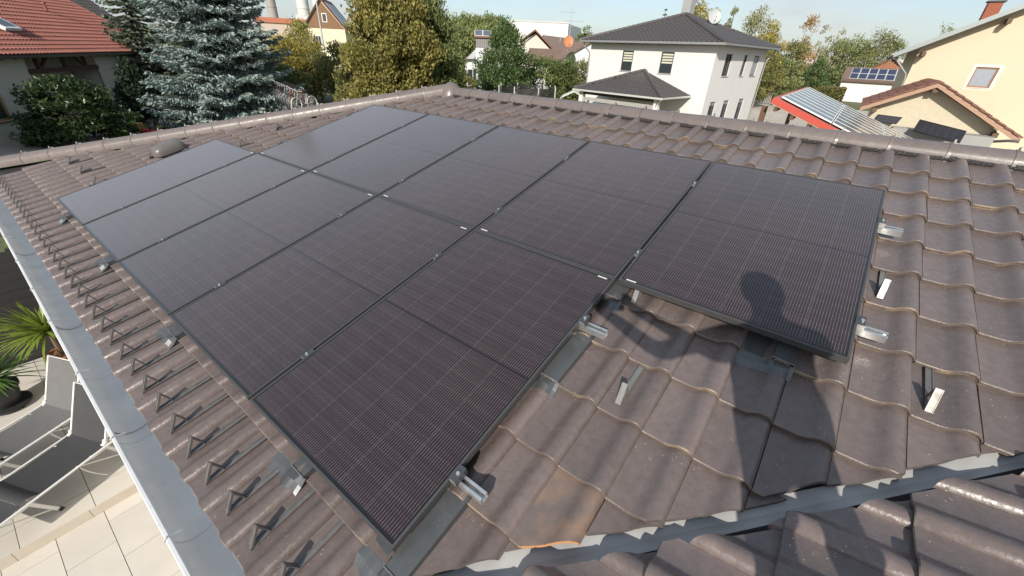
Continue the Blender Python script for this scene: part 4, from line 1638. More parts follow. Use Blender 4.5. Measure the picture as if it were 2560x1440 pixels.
# roof slab with grey verge
e0 = V(XY - .75, vL.y + .1, vL.z + slope * -.1)
dn = V(0, -1, slope)
mb = MB()
mb.prism([e0 + V(0, 0, -.10), e0 + dn * 10.5 + V(0, 0, -.10), e0 + dn * 10.5 + V(0, 0, .10), e0 + V(0, 0, .10)], V(13.5, 0, 0))
mb.build('roof', pmat('dark_soffit', (.055, .045, .04), .8), yh)
mb = MB()
mb.prism([e0 + V(-.03, .03, -.06), e0 + dn * 10.5 + V(-.03, 0, -.06), e0 + dn * 10.5 + V(-.03, 0, .19), e0 + V(-.03, .03, .19)], V(.16, 0, 0))
mb.build('verge_sheet', pmat('green_grey_sheet', (.30, .335, .33), .45, metal=.4), yh)
mb = MB()
for q in ((2310, 133), (2524, 50)):
    p = py(q[0], q[1], XY - .4)
    mb.box(V(XY - .62, p.y - .09, p.z - .16), V(.62, 0, 0), V(0, .18, 0), V(0, 0, .22))
mb.build('purlin_end', pmat('weathered_beam', (.13, .085, .055), .8), yh)
mb = MB()
a = V(XY - .2, vL.y + .05, vL.z - .05)
mb.tube([a, a + V(0, -.25, -.25), V(XY - .1, yr + .12, vL.z - .9), V(XY - .06, yr + .06, vL.z - 1.2), V(XY - .06, yr + .06, GZ)], .05, 8)
mb.build('downpipe', grey_gut, yh, smooth=50)
# brick chimney
cbl = py(2447, 57, XY + 3.5)
cbr = py(2492, 42, XY + 3.5)
ctl = py(2470, 5, XY + 3.5)
cw = (cbl.y - cbr.y)
cb0 = V(XY + 3.5, cbl.y, cbl.z - 1.2)
chh = ctl.z - cb0.z
mb = MB()
mb.box(cb0 + V(.02, -.02, 0), V(cw - .04, 0, 0), V(0, -cw + .04, 0), V(0, 0, chh - .02))
chy = mb.build('chimney', pmat('mortar', (.42, .36, .30), .9), yh)
bm_ = MB()
brk = pmat('red_brick', (.40, .115, .055), .8, col2=(.30, .085, .045), scale=14, bump=.2)
nz = int(chh / .083)
for r in range(nz):
    z = cb0.z + r * .083
    offs = .0 if r % 2 else -.13
    x = offs
    while x < cw - .01:
        x0, x1 = max(0, x), min(cw, x + .25)
        if x1 - x0 > .03:
            bm_.box(V(cb0.x, cb0.y - x0 - .004, z + .006), V(.11, 0, 0), V(0, -(x1 - x0) + .010, 0), V(0, 0, .070))
            bm_.box(V(cb0.x + x0 + .13, cb0.y + .003, z + .006), V(min(x1 - x0 - .01, max(.01, cw - x0 - .13)), 0, 0), V(0, -.1, 0), V(0, 0, .070))
        x += .26
o = bm_.build('brick', brk, chy); o['kind'] = 'stuff'
mb = MB()
mb.box(cb0 + V(-.08, .08, chh), V(cw + .16, 0, 0), V(0, -cw - .16, 0), V(0, 0, .07))
mb.build('chimney_cap', pmat('dark_slab', (.08, .075, .07), .7), chy)
# lower gabled wing in front
XG = 29.0
ga, gl, gr = py(2349, 207, XG), py(2152.6, 266.6, XG), py(2552, 348, XG)
gt = py(2353, 197, XG)
gw = thing('gabled_wing', V(XG + 2, ga.y, GZ), 'pale yellow gabled wing with brown verge tiles and rough render', 'house')
gyl, gyr = gl.y - .55, gr.y + .75
slL = (ga.z - gl.z) / (gl.y - ga.y)
slR = (ga.z - gr.z) / (ga.y - gr.y)
XW = XG + .62
zl_, zr_ = ga.z - slL * (gyl - ga.y) - .22, ga.z - slR * (ga.y - gyr) - .22
mb = MB()
mb.poly([V(XW, gyl, GZ), V(XW, gyr, GZ), V(XW, gyr, zr_), V(XW, ga.y, ga.z - .22), V(XW, gyl, zl_)])
mb.poly([V(XW, gyr, GZ), V(XY, gyr, GZ), V(XY, gyr, zr_), V(XW, gyr, zr_)])
mb.poly([V(XW, gyl, GZ), V(XY, gyl, GZ), V(XY, gyl, zl_), V(XW, gyl, zl_)])
mb.build('wall', pmat('rough_yellow_render', (.56, .50, .375), .95, col2=(.49, .435, .325), scale=7, bump=.6, bscale=18), gw)
brt = pmat('brown_verge_tile', (.145, .062, .042), .6, col2=(.19, .085, .06), scale=6)
board = pmat('verge_board', (.40, .26, .175), .7, col2=(.34, .21, .145), scale=5)
for (P0, P1, sl) in ((ga, gl, 1), (ga, gr, -1)):
    d = (P1 - P0)
    mb = MB()
    mb.prism([P0 + V(0, 0, -.20), P1 + V(0, 0, -.20), P1 + V(0, 0, .0), P0 + V(0, 0, .0)], V(.04, 0, 0))
    mb.build('verge_board', board, gw)
    mb = MB()
    mb.prism([P0 + V(.05, 0, -.08), P1 + V(.05, 0, -.08), P1 + V(.05, 0, .02), P0 + V(.05, 0, .02)], V(XY - XG, 0, 0))
    mb.build('roof', pmat('wing_roof_wood', (.16, .09, .06), .8), gw)
    nt_ = max(6, int(d.length / .40))
    up_ = V(0, 0, 1)
    for i in range(nt_):
        a, b = P0 + d * (i / nt_), P0 + d * ((i + 1.10) / nt_)
        mb = MB()
        mb.prism([a + V(-.05, 0, .00), b + V(-.05, 0, .045), b + V(-.05, 0, .12), a + V(-.05, 0, .065)], V(.30, 0, 0))
        mb.build('verge_tile', brt, gw)
    mb = MB()
    u = V(1, 0, 0)
    v = (-d).normalized()
    n = u.cross(v)
    if n.z < 0: n = -n
    tile_sheet(mb, P1 + V(.2, 0, .05), u, v, n, [(0, 0), (XY - XG - .2, 0), (XY - XG - .2, d.length), (0, d.length)], .3, .36, .05, .03)
    o = mb.build('roof_tile_field', brt, gw); o['kind'] = 'stuff'
for P0 in (ga + V(0, 0, -.42), ga + (gr - ga) * .8 + V(0, 0.1, -.48), ga + (gl - ga) * .8 + V(0, -.1, -.45)):
    mb = MB()
    mb.box(P0 + V(.1, .1, 0), V(.6, 0, 0), V(0, -.2, 0), V(0, 0, .2))
    mb.build('purlin_end', MATS['weathered_beam'], gw)
mb = MB()
mb.tube([gr + V(0, 0, -.1), gr + V(.0, .35, -.12), gr + V(.3, .9, -.28), gr + V(.55, 1.0, -.6), gr + V(.55, 1.0, -3.5)], .06, 8)
mb.build('downpipe', pmat('dark_pipe', (.10, .10, .10), .4, metal=.4), gw, smooth=50)
# solar panels leaning on its balcony
def pv_flat(name, label, X, pts, grp=None, cells=(6, 4)):
    q = [py(x, y, X + dx) for (x, y, dx) in pts]
    q[1] = q[2] + q[0] - q[3]
    t = thing(name, (q[0] + q[2]) / 2, label, 'solar panel', grp)
    n = (q[1] - q[0]).cross(q[3] - q[0]).normalized()
    if n.x > 0: n = -n
    mb = MB()
    mb.prism(q, -n * .035)
    mb.build('frame', black_m, t)
    mb = MB()
    c = sum(q, Vector()) / 4
    k = [c + (p - c) * .965 + n * .004 for p in q]
    mb.poly(k)
    m = pmat('dark_pv', (.020, .019, .024), .28, spec=.5)
    mb.build('glass', m, t)
    mb = MB()
    for i in range(1, cells[0]):
        f = i / cells[0]
        mb.bar(k[0].lerp(k[1], f) + n * .003, k[3].lerp(k[2], f) + n * .003, .012, .003, up=n)
    for i in range(1, cells[1]):
        f = i / cells[1]
        mb.bar(k[0].lerp(k[3], f) + n * .003, k[1].lerp(k[2], f) + n * .003, .012, .003, up=n)
    mb.build('cell_line', pmat('pv_line', (.06, .058, .065), .5), t)
pv_flat('solar_module', 'black balcony solar panel tilted out in front of the yellow gable', XG - 1.25,
        [(2300, 298, .75), (2426, 307.5, .75), (2400, 357, 0), (2282, 326, 0)], 'balcony solar panels')
pv_flat('solar_module', 'smaller dark balcony panel left of the gable, partly behind the carport', XG - .2,
        [(2195, 285.5, .2), (2248, 291, .2), (2241, 310, 0), (2180, 302, 0)], 'balcony solar panels')
mb = MB()
q = [py(x, y, XW - .12) for x, y in ((2250, 316), (2300, 318), (2300, 345), (2250, 340))]
mb.prism([V(XW - .1, q[0].y + .3, q[0].z), V(XW - .1, q[1].y - 2.6, q[0].z), V(XW - .1, q[1].y - 2.6, GZ), V(XW - .1, q[0].y + .3, GZ)], V(-.9, 0, 0))
mb.build('balcony', pmat('balcony_grey', (.30, .30, .29), .8), gw)

# ------------------------------------------------------------------ red carport with solar modules
cF = V(16.3, -4.62, 0.60)
ca = V(0, -.934, -.357)
cc = V(1, 0, 0)
cN = cc.cross(ca)
if cN.z < 0: cN = -cN
def cpnt(x, y, z=0): return cF + cc * x + ca * y + cN * z
cp_ = thing('carport', V(20.6, -7, GZ), 'red-edged carport roofed with grey solar modules in white frames', 'carport')
red_p = pmat('red_fascia', (.50, .075, .05), .5, col2=(.44, .065, .045), scale=3)
mb = MB()
mb.prism([cpnt(-.40, -.16, -.20), cpnt(-.40, 6.2, -.20), cpnt(-.40, 6.2, -.03), cpnt(-.40, -.16, -.03)], V(.05, 0, 0))
mb.build('fascia', red_p, cp_)
mb = MB()
mb.prism([cpnt(-.35, -.16, -.10), cpnt(9.2, -.16, -.10), cpnt(9.2, 6.2, -.10), cpnt(-.35, 6.2, -.10)], cN * .05)
mb.build('roof', pmat('red_sheet_roof', (.42, .13, .10), .6, col2=(.37, .11, .085), scale=4), cp_)
mb = MB()
mb.prism([cpnt(-.39, -.15, -.23), cpnt(9.2, -.15, -.23), cpnt(9.2, 6.1, -.23), cpnt(-.39, 6.1, -.23)], cN * .03)
mb.build('ceiling', pmat('pale_board', (.42, .30, .20), .8, col2=(.34, .24, .16), scale=6), cp_)
mb = MB()
for y in np.arange(.1, 6, .55):
    mb.bar(cpnt(-.52, y, -.30), cpnt(9, y, -.30), .09, .12)
mb.build('rafter', pmat('carport_timber', (.13, .065, .04), .8), cp_)
for x in (0.1, 8.6):
    for y in (-.2, 5.6):
        p = cpnt(x, y, -.4)
        mb = MB()
        mb.box(V(p.x, p.y, GZ), V(.16, 0, 0), V(0, .16, 0), V(0, 0, p.z - GZ))
        mb.build('post', MATS['carport_timber'], cp_)
mb = MB()
mb.box(V(20, -9.3, GZ), V(.1, 0, 0), V(0, 3.4, 0), V(0, 0, 2.3))
mb.build('back_wall', MATS['carport_timber'], cp_)
mg = pmat('grey_module', (.055, .060, .075), .20, spec=.6, col2=(.07, .075, .09), scale=3)
mf = pmat('module_white', (.72, .72, .70), .45)
fm, gm2 = MB(), MB()
mw, ml = 1.03, 1.66
gm2.box((.022, .022, .004), (mw - .044, 0, 0), (0, ml - .044, 0), (0, 0, .03))
for (a, b, c, d) in ((0, mw, 0, .024), (0, mw, ml - .024, ml), (0, .024, .024, ml - .024), (mw - .024, mw, .024, ml - .024)):
    fm.box((a, c, 0), (b - a, 0, 0), (0, d - c, 0), (0, 0, .04))
MF, MG = fm.mesh('module_frame', mf), gm2.mesh('module_glass', mg)
MC = Matrix(((cc.x, ca.x, cN.x, cF.x), (cc.y, ca.y, cN.y, cF.y), (cc.z, ca.z, cN.z, cF.z), (0, 0, 0, 1)))
for j in range(3):
    for i in range(8):
        m = MC @ Matrix.Translation((i * (mw + .012), j * (ml + .03), 0))
        row = ('top', 'middle', 'lowest')[j]
        t = thing('solar_module', (0, 0, 0), f'grey white-framed module on the red carport, {row} row, number {("one", "two", "three", "four", "five", "six", "seven", "eight")[i]} back from the red fascia', 'solar panel', 'solar modules on the red carport')
        t.matrix_basis = m
        for nm, me in (('module_frame', MF), ('module_glass', MG)):
            o = bpy.data.objects.new(nm, me); COL.objects.link(o); o.parent = t

# ------------------------------------------------------------------ white shed with solar roof, wooden gable behind
s0 = at(2122, 195, 86)
sh = thing('white_shed', V(s0.x, s0.y - 6, GZ), 'long low white-walled shed whose brown roof carries blue solar panels', 'shed')
sx = s0.x
sy0, sy1 = s0.y + .7, s0.y - 13.5
sz = at(2110, 204, 86).z
mb = MB()
mb.box(V(sx, sy0, GZ), V(7, 0, 0), V(0, sy1 - sy0, 0), V(0, 0, sz - GZ))
mb.build('wall', pmat('stained_white', (.74, .73, .70), .9, col2=(.62, .60, .56), scale=1.2, stretch=(1, 3, .25), contrast=.2), sh)
sv = V(.90, 0, .43).normalized()
sN = V(-sv.z, 0, sv.x)
mb = MB()
se = V(sx - .3, sy0 + .2, sz)
mb.prism([se, se + V(0, sy1 - sy0, 0), se + V(0, sy1 - sy0, 0) + sv * 4.4, se + sv * 4.4], sN * .1)
mb.build('roof', pmat('shed_brown', (.16, .11, .085), .8), sh)
mb = MB()
tile_sheet(mb, se + sN * .1, V(0, -1, 0), sv, sN, [(0, 0), (14, 0), (14, .8), (0, .8)], .35, .38, .05, .04)
o = mb.build('roof_tile_field', MATS['shed_brown'], sh); o['kind'] = 'stuff'
bl = pmat('blue_module', (.030, .036, .075), .25, spec=.6)
bf, bg = MB(), MB()
bf.box((0, 0, 0), (1.05, 0, 0), (0, 1.55, 0), (0, 0, .03))
bg.box((.04, .04, .03), (.97, 0, 0), (0, 1.47, 0), (0, 0, .008))
BF, BG = bf.mesh('module_frame', mf), bg.mesh('module_glass', bl)
MS = Matrix(((0, sv.x, sN.x, se.x), (-1, 0, 0, se.y), (0, sv.z, sN.z, se.z), (0, 0, 0, 1)))
for j in range(2):
    for i in range(8):
        t = thing('solar_module', (0, 0, 0), f'blue solar module on the white shed, {("lower", "upper")[j]} row, {("first", "second", "third", "fourth", "fifth", "sixth", "seventh", "eighth")[i]} from the left end', 'solar panel', 'blue solar modules on the shed roof')
        t.matrix_basis = MS @ Matrix.Translation((.9 + i * 1.08 - .35 * 0, .85 + j * 1.6, .12))
        for nm, me in (('module_frame', BF), ('module_glass', BG)):
            o = bpy.data.objects.new(nm, me); COL.objects.link(o); o.parent = t
b1, b2, b3 = at(2170, 173, 96), at(2232, 147, 96), at(2278, 176, 96)
wg = thing('wooden_barn', V(b2.x + 3, b2.y, GZ), 'brown wooden gabled barn behind the white shed', 'barn')
mb = MB()
nb_ = 15
for i in range(nb_):
    f0, f1 = i / nb_, (i + .93) / nb_
    y0, y1 = b1.y + (b3.y - b1.y) * f0, b1.y + (b3.y - b1.y) * f1
    def zt(y):
        return b1.z + (b2.z - b1.z) * (b1.y - y) / (b1.y - b2.y) if y > b2.y else b3.z + (b2.z - b3.z) * (y - b3.y) / (b2.y - b3.y)
    m_ = MB()
    m_.prism([V(b2.x, y0, GZ), V(b2.x, y1, GZ), V(b2.x, y1, zt(y1) - .1), V(b2.x, y0, zt(y0) - .1)], V(.04, 0, 0))
    m_.build('plank', pmat('barn_wood', (.36, .135, .06), .8, col2=(.27, .12, .07), scale=2, stretch=(1, 4, .4)), wg)
mb.prism([b1 + V(-.5, .5, -.3), b2 + V(-.5, 0, 0), b3 + V(-.5, -.5, -.3), b3 + V(-.5, -.5, -.12), b2 + V(-.5, 0, .2), b1 + V(-.5, .5, -.12)], V(10, 0, 0))
mb.build('roof', pmat('barn_roof', (.17, .085, .065), .8), wg)
# ------------------------------------------------------------------ gable houses farther off
def gable_house(name, label, o, u, length, depth, wallh, rise, wall, roof, over=.45, tiles=True, tw=.33, th=.38, cat='house'):
    """Gable end along u from corner o (ground), ridge runs back along v."""
    o, u = Vector(o), Vector(u).normalized()
    v = V(-u.y, u.x, 0)
    if v.dot(o + u * length / 2 - CAM) < 0: v = -v
    t = thing(name, o + u * length / 2 + v * depth / 2, label, cat)
    A, B = o, o + u * length
    H = V(0, 0, wallh)
    pk = o + u * length / 2 + V(0, 0, wallh + rise)
    mb = MB()
    mb.poly([A, B, B + H, pk, A + H])
    mb.poly([A + v * depth, B + v * depth, B + v * depth + H, pk + v * depth, A + v * depth + H])
    mb.poly([A, A + v * depth, A + v * depth + H, A + H])
    mb.poly([B, B + v * depth, B + v * depth + H, B + H])
    mb.build('wall', wall, t)
    mb, tl = MB(), MB()
    for s, e in ((1, A + H), (-1, B + H)):
        d = (pk - e)
        k = 1 + over / d.length * 1.1
        lo_ = pk - d * k
        q0, q1 = lo_ - v * over, pk - v * over
        vv = v * (depth + 2 * over)
        n = d.normalized().cross(v)
        if n.z < 0: n = -n
        mb.prism([q0 + n * .02, q1 + n * .02, q1 + n * .16, q0 + n * .16], vv)
        if tiles:
            tile_sheet(tl, q0 + n * .165, v, d.normalized(), n, [(0, 0), (vv.length, 0), (vv.length, (q1 - q0).length), (0, (q1 - q0).length)], tw, th, .05, .035)
    mb.build('roof', roof, t)
    if tiles:
        q = tl.build('roof_tile_field', roof, t, smooth=40); q['kind'] = 'stuff'
        mb = MB()
        for i in range(int(depth / .4)):
            mb.tube([pk + v * (-over + .42 * i) + V(0, 0, .22), pk + v * (-over + .42 * i + .44) + V(0, 0, .20)], [.14, .12], 6)
        mb.build('ridge_tile', roof, t, smooth=50)
    return t, v, pk

def simple_pv(t_parent_unused, o, u, v, n, nx, ny, w, h, label, grp):
    for j in range(ny):
        for i in range(nx):
            t = thing('solar_module', o + u * (i * (w + .02)) + v * (j * (h + .04)), label(i, j), 'solar panel', grp)
            p = o + u * (i * (w + .02)) + v * (j * (h + .04))
            mb = MB(); mb.box(p, u * w, v * h, n * .04)
            mb.build('module_frame', mf, t)
            mb = MB(); mb.box(p + u * .05 + v * .05 + n * .04, u * (w - .1), v * (h - .1), n * .008)
            mb.build('module_glass', pmat('grey_pv', (.10, .11, .13), .3, spec=.5), t)

# cream house with brown boarded gable and roof modules
D1 = 100
a_ = at(775, 150, D1); b_ = at(850, 150, D1)
uL = V(b_.x - a_.x, b_.y - a_.y, 0)
uL = V(uL.x, uL.y, 0).normalized()
uL = (Matrix.Rotation(math.radians(-12), 3, 'Z') @ uL)
o_ = V(a_.x, a_.y, GZ)
glen = 7.4
zb1 = at(778, 68, D1).z
cream2 = pmat('cream_siding', (.74, .67, .47), .9, col2=(.70, .63, .44), scale=.8)
cht, cv_, cpk = gable_house('cream_gable_house', 'cream house with brown boarded gable and grey solar roof, far left of centre', o_, uL, glen, 11, zb1 - GZ - .1, 4.6, cream2, pmat('red_brown_roof', (.24, .12, .085), .8, col2=(.19, .095, .07), scale=2), over=.5)
mb = MB()
zc0 = zb1
mb.prism([o_ + uL * .1 + V(0, 0, zc0 - GZ - .1), o_ + uL * (glen - .1) + V(0, 0, zc0 - GZ - .1), cpk + V(0, 0, -.25)], -cv_ * .05)
mb.build('gable_cladding', pmat('brown_shingle', (.235, .135, .075), .85, col2=(.20, .115, .062), scale=3), cht)
mb = MB()
for i in range(6):
    z = zc0 - GZ - 1.0 - i * .62
    mb.box(o_ + uL * .05 + V(0, 0, z), uL * (glen - .1), -cv_ * .012, V(0, 0, .04))
mb.build('siding_joint', pmat('siding_line', (.58, .52, .36), .9), cht)
mid = glen / 2
window(cht, o_ + V(0, 0, zc0 - GZ) - cv_ * .17, uL, -cv_, (mid - .15, mid + .75, .9, 2.35), pmat('white_window_frame', (.78, .78, .76), .5), depth=.1, fw=.12, sill=False)
window(cht, o_ - cv_ * .12, uL, -cv_, (1.3, 2.8, zc0 - GZ - 3.0, zc0 - GZ - 1.3), MATS['white_window_frame'], depth=.1, muntin=2, fw=.10, sill=False)
window(cht, o_ - cv_ * .12, uL, -cv_, (3.1, 4.2, zc0 - GZ - 6.0, zc0 - GZ - 4.6), MATS['white_window_frame'], depth=.1, muntin=1, fw=.10, sill=False)
rs = (cpk - (o_ + uL * glen + V(0, 0, zc0 - GZ - .1)))
rsn = rs.normalized()
nn = rsn.cross(cv_)
if nn.z < 0: nn = -nn
# modules on the slope that faces right
e_ = o_ + uL * glen + V(0, 0, zc0 - GZ - .1) + nn * .3 + cv_ * .6 + rsn * .5
ORD = ('first', 'second', 'third', 'fourth', 'fifth', 'sixth', 'seventh', 'eighth')
simple_pv(None, e_, cv_, rsn, nn, 6, 3, 1.35, 1.55, lambda i, j: f'grey solar module on the cream house roof, {("bottom", "middle", "top")[j]} row, {ORD[i]} from the gable', 'grey solar modules on the cream house')
mp = at(800, 60, 88)
mb = MB()
mb.tube([V(mp.x, mp.y, GZ), V(mp.x, mp.y, at(793, 2, 88).z)], [.16, .10], 8)
tag(mb.build('flag_pole', pmat('grey_pole', (.48, .47, .45), .5, metal=.3), None, smooth=50), 'tall thin grey pole standing in front of the cream gable house', 'pole')
# plant with red roof and tall stacks
pr0, pr1 = at(640, 66, 230), at(772, 72, 230)
fac = thing('factory', V(pr0.x, pr0.y, GZ), 'low far factory hall with an orange-red roof edge left of the cream house', 'factory')
uu = (pr1 - pr0); uu.z = 0
ul = uu.length; uu.normalize(); uv = V(-uu.y, uu.x, 0)
if uv.dot(pr0 - CAM) < 0: uv = -uv
zt = at(700, 45, 230).z; zb = at(700, 58, 230).z
mb = MB(); mb.box(V(pr0.x, pr0.y, GZ), uu * ul, uv * 30, V(0, 0, zb - GZ)); mb.build('wall', pmat('factory_wall', (.55, .46, .38), .9), fac)
mb = MB(); mb.box(V(pr0.x, pr0.y, zb) - uv * .5, uu * (ul + 2), uv * 31, V(0, 0, zt - zb)); mb.build('roof', pmat('orange_roof', (.46, .17, .10), .8), fac)
def stack(px, wpx, ytop, ybase, dist, col, label):
    p = at(px, ybase, dist); q = at(px, ytop, dist)
    r = wpx / 2 / FPX * dist * 1.0 / 1.25
    t = thing('factory_stack', V(p.x, p.y, GZ), label, 'chimney stack')
    mb = MB()
    mb.tube([V(p.x, p.y, GZ), V(p.x, p.y, q.z)], [r * 1.06, r], 20)
    mb.build('shaft', col, t, smooth=50)
    mb = MB()
    for f in (.55, .8, .99):
        z = GZ + (q.z - GZ) * f
        mb.tube([V(p.x, p.y, z), V(p.x, p.y, z + r * .12)], r * 1.09, 20)
    mb.build('band', col, t)
    return t
pale = pmat('pale_concrete', (.66, .64, .58), .8, col2=(.60, .58, .53), scale=.15, stretch=(1, 1, .2))
stack(762, 26, -70, 42, 300, pale, 'thick pale factory chimney, left of the pair behind the cream house')
stack(800, 24, -60, 40, 330, pale, 'thick pale factory chimney, directly behind the cream gable')
stack(684, 20, -10, 40, 300, pmat('grey_concrete', (.34, .31, .29), .8), 'darker grey factory stack next to the spruce')
sb = thing('plant_room', V(*at(768, 50, 250).xy, GZ), 'white boxy plant room at the foot of the pale chimneys', 'building')
q0, q1 = at(742, 52, 250), at(785, 52, 250)
mb = MB()
d_ = (q1 - q0); d_.z = 0
mb.box(V(q0.x, q0.y, GZ), d_, V(-d_.y, d_.x, 0) * -.6, V(0, 0, at(760, 38, 250).z - GZ))
mb.build('wall', pmat('white_metal_wall', (.70, .70, .68), .7, col2=(.45, .45, .44), scale=.35, contrast=.1), sb)

# bungalow with clad chimney tower
twr = pmat('tower_white', (.68, .68, .68), .85)
brn = pmat('brown_old_tile', (.225, .155, .12), .8, col2=(.155, .105, .085), scale=2.5)
DT = 62
l0, l1 = at(1163, 190, DT), at(1200, 190, DT)
du = (l1 - l0); du.z = 0; du.normalize()
zE = at(1195, 125, DT).z
bg_, bv_, bpk = gable_house('bungalow', 'brown-roofed white bungalow with a grey slatted gable behind the tall thuja', V(l0.x, l0.y, GZ), du, 6.4, 9, at(1163, 152, DT).z - GZ, 1.75, twr, brn, over=.5)
tow = thing('chimney_tower', V(*at(1208, 150, DT - 1.5).xy, GZ), 'white tower with grey-clad top and small solar panels, left of the round tree', 'tower')
t0 = at(1190, 150, DT - 1.5); t1 = at(1227, 150, DT - 1.5)
ux = (t1 - t0); ux.z = 0; tw_ = ux.length; ux.normalize(); vx_ = V(-ux.y, ux.x, 0)
if vx_.dot(t0 - CAM) < 0: vx_ = -vx_
z1, z2 = at(1200, 120, DT - 1.5).z, at(1200, 94, DT - 1.5).z
mb = MB(); mb.box(V(t0.x, t0.y, GZ), ux * tw_, vx_ * 2.2, V(0, 0, z1 - GZ)); mb.build('wall', twr, tow)
mb = MB()
for i in range(7):
    mb.box(V(t0.x, t0.y, z1) + ux * (tw_ * i / 7), ux * (tw_ / 7 * .9), vx_ * 2.2, V(0, 0, z2 - z1))
mb.build('cladding', pmat('grey_cladding', (.23, .22, .21), .7), tow)
mb = MB()
zz = at(1215, 78, DT - 1.5).z
rf0 = V(t0.x, t0.y, z2) - ux * .25 - vx_ * .25
mb.prism([rf0, rf0 + ux * (tw_ + .5), rf0 + ux * (tw_ + .5) + vx_ * 1.4 + V(0, 0, zz - z2), rf0 + vx_ * 1.4 + V(0, 0, zz - z2)], V(0, 0, .12))
mb.build('roof', pmat('red_brown_roof', (.24, .12, .085), .8), tow)
vs_ = (vx_ * 1.4 + V(0, 0, zz - z2)); sl_n = vs_.normalized(); nt2 = ux.cross(sl_n)
if nt2.z < 0: nt2 = -nt2
simple_pv(None, rf0 + ux * .1 + sl_n * .1 + V(0, 0, .14), ux, sl_n, nt2, 2, 1, tw_ / 2 + .05, vs_.length - .2, lambda i, j: f'small pale solar module on the tower roof, {("left", "right")[i]} one', 'tower roof modules')
mb = MB()
for i in range(6):
    z = at(1195, 148 - i * 4.4, DT - .6).z
    w0_ = (at(1168 + i * 4, 150, DT - .6), at(1191, 150, DT - .6))
    mb.box(V(w0_[0].x, w0_[0].y, z), V(w0_[1].x - w0_[0].x, w0_[1].y - w0_[0].y, 0), -bv_ * .04, V(0, 0, .20))
mb.build('gable_slat', pmat('grey_slat', (.42, .43, .44), .7), bg_)
wo = at(1169, 190, DT - .4)
zc_ = at(1178, 172, DT - .4).z
window(bg_, V(wo.x, wo.y, GZ) - bv_ * .35, du, -bv_, (.0, 1.4, zc_ - GZ - 2.0, zc_ - GZ), MATS['white_window_frame'], depth=.08, muntin=1, sill=False)

# right-hand white gable house with long brown roof behind, dish and aerials
DW = 66
r0, r1 = at(1395, 170, DW), at(1478, 170, DW)
du2 = (r1 - r0); du2.z = 0
gl2 = 8.6
du2 = Matrix.Rotation(math.radians(14), 3, 'Z') @ du2.normalized()
zg = at(1395, 152, DW).z
wgh, wv2, wpk = gable_house('white_gable_house', 'house with white gable and weathered brown roof beside the white two-storey house', V(r0.x, r0.y, GZ), du2, gl2, 9, zg - GZ, 2.35, twr, brn, over=.4)
g2 = V(*(wpk + wv2 * 4.5).xy, 0)
wl_u = -du2
s2 = at(1322, 150, DW + 4)
lr = thing('long_roof_wing', V(s2.x, s2.y, GZ), 'long weathered brown roof left of the white gable, behind the round tree', 'house')
za, zb2 = at(1330, 160, DW + 2).z, at(1330, 120, DW + 6).z
q0 = at(1318, 160, DW + 2); q1 = at(1400, 158, DW + 2)
ud = (q1 - q0); ud.z = 0; lu = ud.length; ud.normalize(); vd = V(-ud.y, ud.x, 0)
if vd.dot(q0 - CAM) < 0: vd = -vd
sv2 = (vd * 5 + V(0, 0, zb2 - za)); n2_ = ud.cross(sv2).normalized()
if n2_.z < 0: n2_ = -n2_
b0 = V(q0.x, q0.y, za)
mb = MB(); mb.prism([b0, b0 + ud * (lu + 4), b0 + ud * (lu + 4) + sv2, b0 + sv2], -n2_ * .15); mb.build('roof', brn, lr)
mb = MB(); tile_sheet(mb, b0, ud, sv2, n2_, [(0, 0), (lu + 4, 0), (lu + 4, sv2.length), (0, sv2.length)], .33, .38, .06, .04)
q = mb.build('roof_tile_field', brn, lr, smooth=40); q['kind'] = 'stuff'
mb = MB(); mb.box(V(q0.x, q0.y, GZ) + vd * .4, ud * (lu + 3.6), vd * 4, V(0, 0, za - GZ)); mb.build('wall', twr, lr)
# taller brown gable and hall roof behind
p0_, p1_, p2_ = at(1300, 100, 84), at(1338, 78, 84), at(1375, 118, 84)
bgb = thing('brown_gable_house', V(p1_.x, p1_.y, GZ), 'dark brown gable roof rising behind the round tree', 'house')
bd = (p2_ - p0_); bd.z = 0; bd.normalize(); bvv = V(-bd.y, bd.x, 0)
if bvv.dot(p1_ - CAM) < 0: bvv = -bvv
mb = MB(); mb.prism([p0_ + V(0, 0, -.9), p1_ + V(0, 0, -.3), p2_ + V(0, 0, -.3), V(p2_.x, p2_.y, GZ), V(p0_.x, p0_.y, GZ)], bvv * 9); mb.build('wall', pmat('pale_stucco', (.60, .55, .48), .9), bgb)
mb = MB(); mb.prism([p0_ - bvv * .9 + V(0, 0, -.35), p1_ - bvv * .9, p2_ - bvv * .9 + bd * .4 + V(0, 0, -.3), p2_ - bvv * .9 + bd * .4 + V(0, 0, -.05), p1_ - bvv * .9 + V(0, 0, .3), p0_ - bvv * .9 + V(0, 0, -.1)], bvv * 11); mb.build('roof', pmat('dark_red_roof', (.17, .075, .055), .8), bgb)
h0, h1 = at(1345, 130, 92), at(1490, 128, 92)
hb = thing('hall_roof', V(h0.x, h0.y, GZ), 'wide dull brown hall roof below the white industrial building', 'building')
hd = (h1 - h0); hd.z = 0; hv = V(-hd.y, hd.x, 0).normalized()
if hv.dot(h0 - CAM) < 0: hv = -hv
hz = at(1380, 88, 104).z
mb = MB(); mb.prism([V(h0.x, h0.y, h0.z - .3), V(h1.x, h1.y, h0.z - .3), V(h1.x, h1.y, hz - .8) + hv * 12, V(h0.x, h0.y, hz) + hv * 12], V(0, 0, -.3)); mb.build('roof', pmat('dull_brown_roof', (.185, .135, .11), .85, col2=(.15, .11, .09), scale=1.5, stretch=(1, 1, 4)), hb)
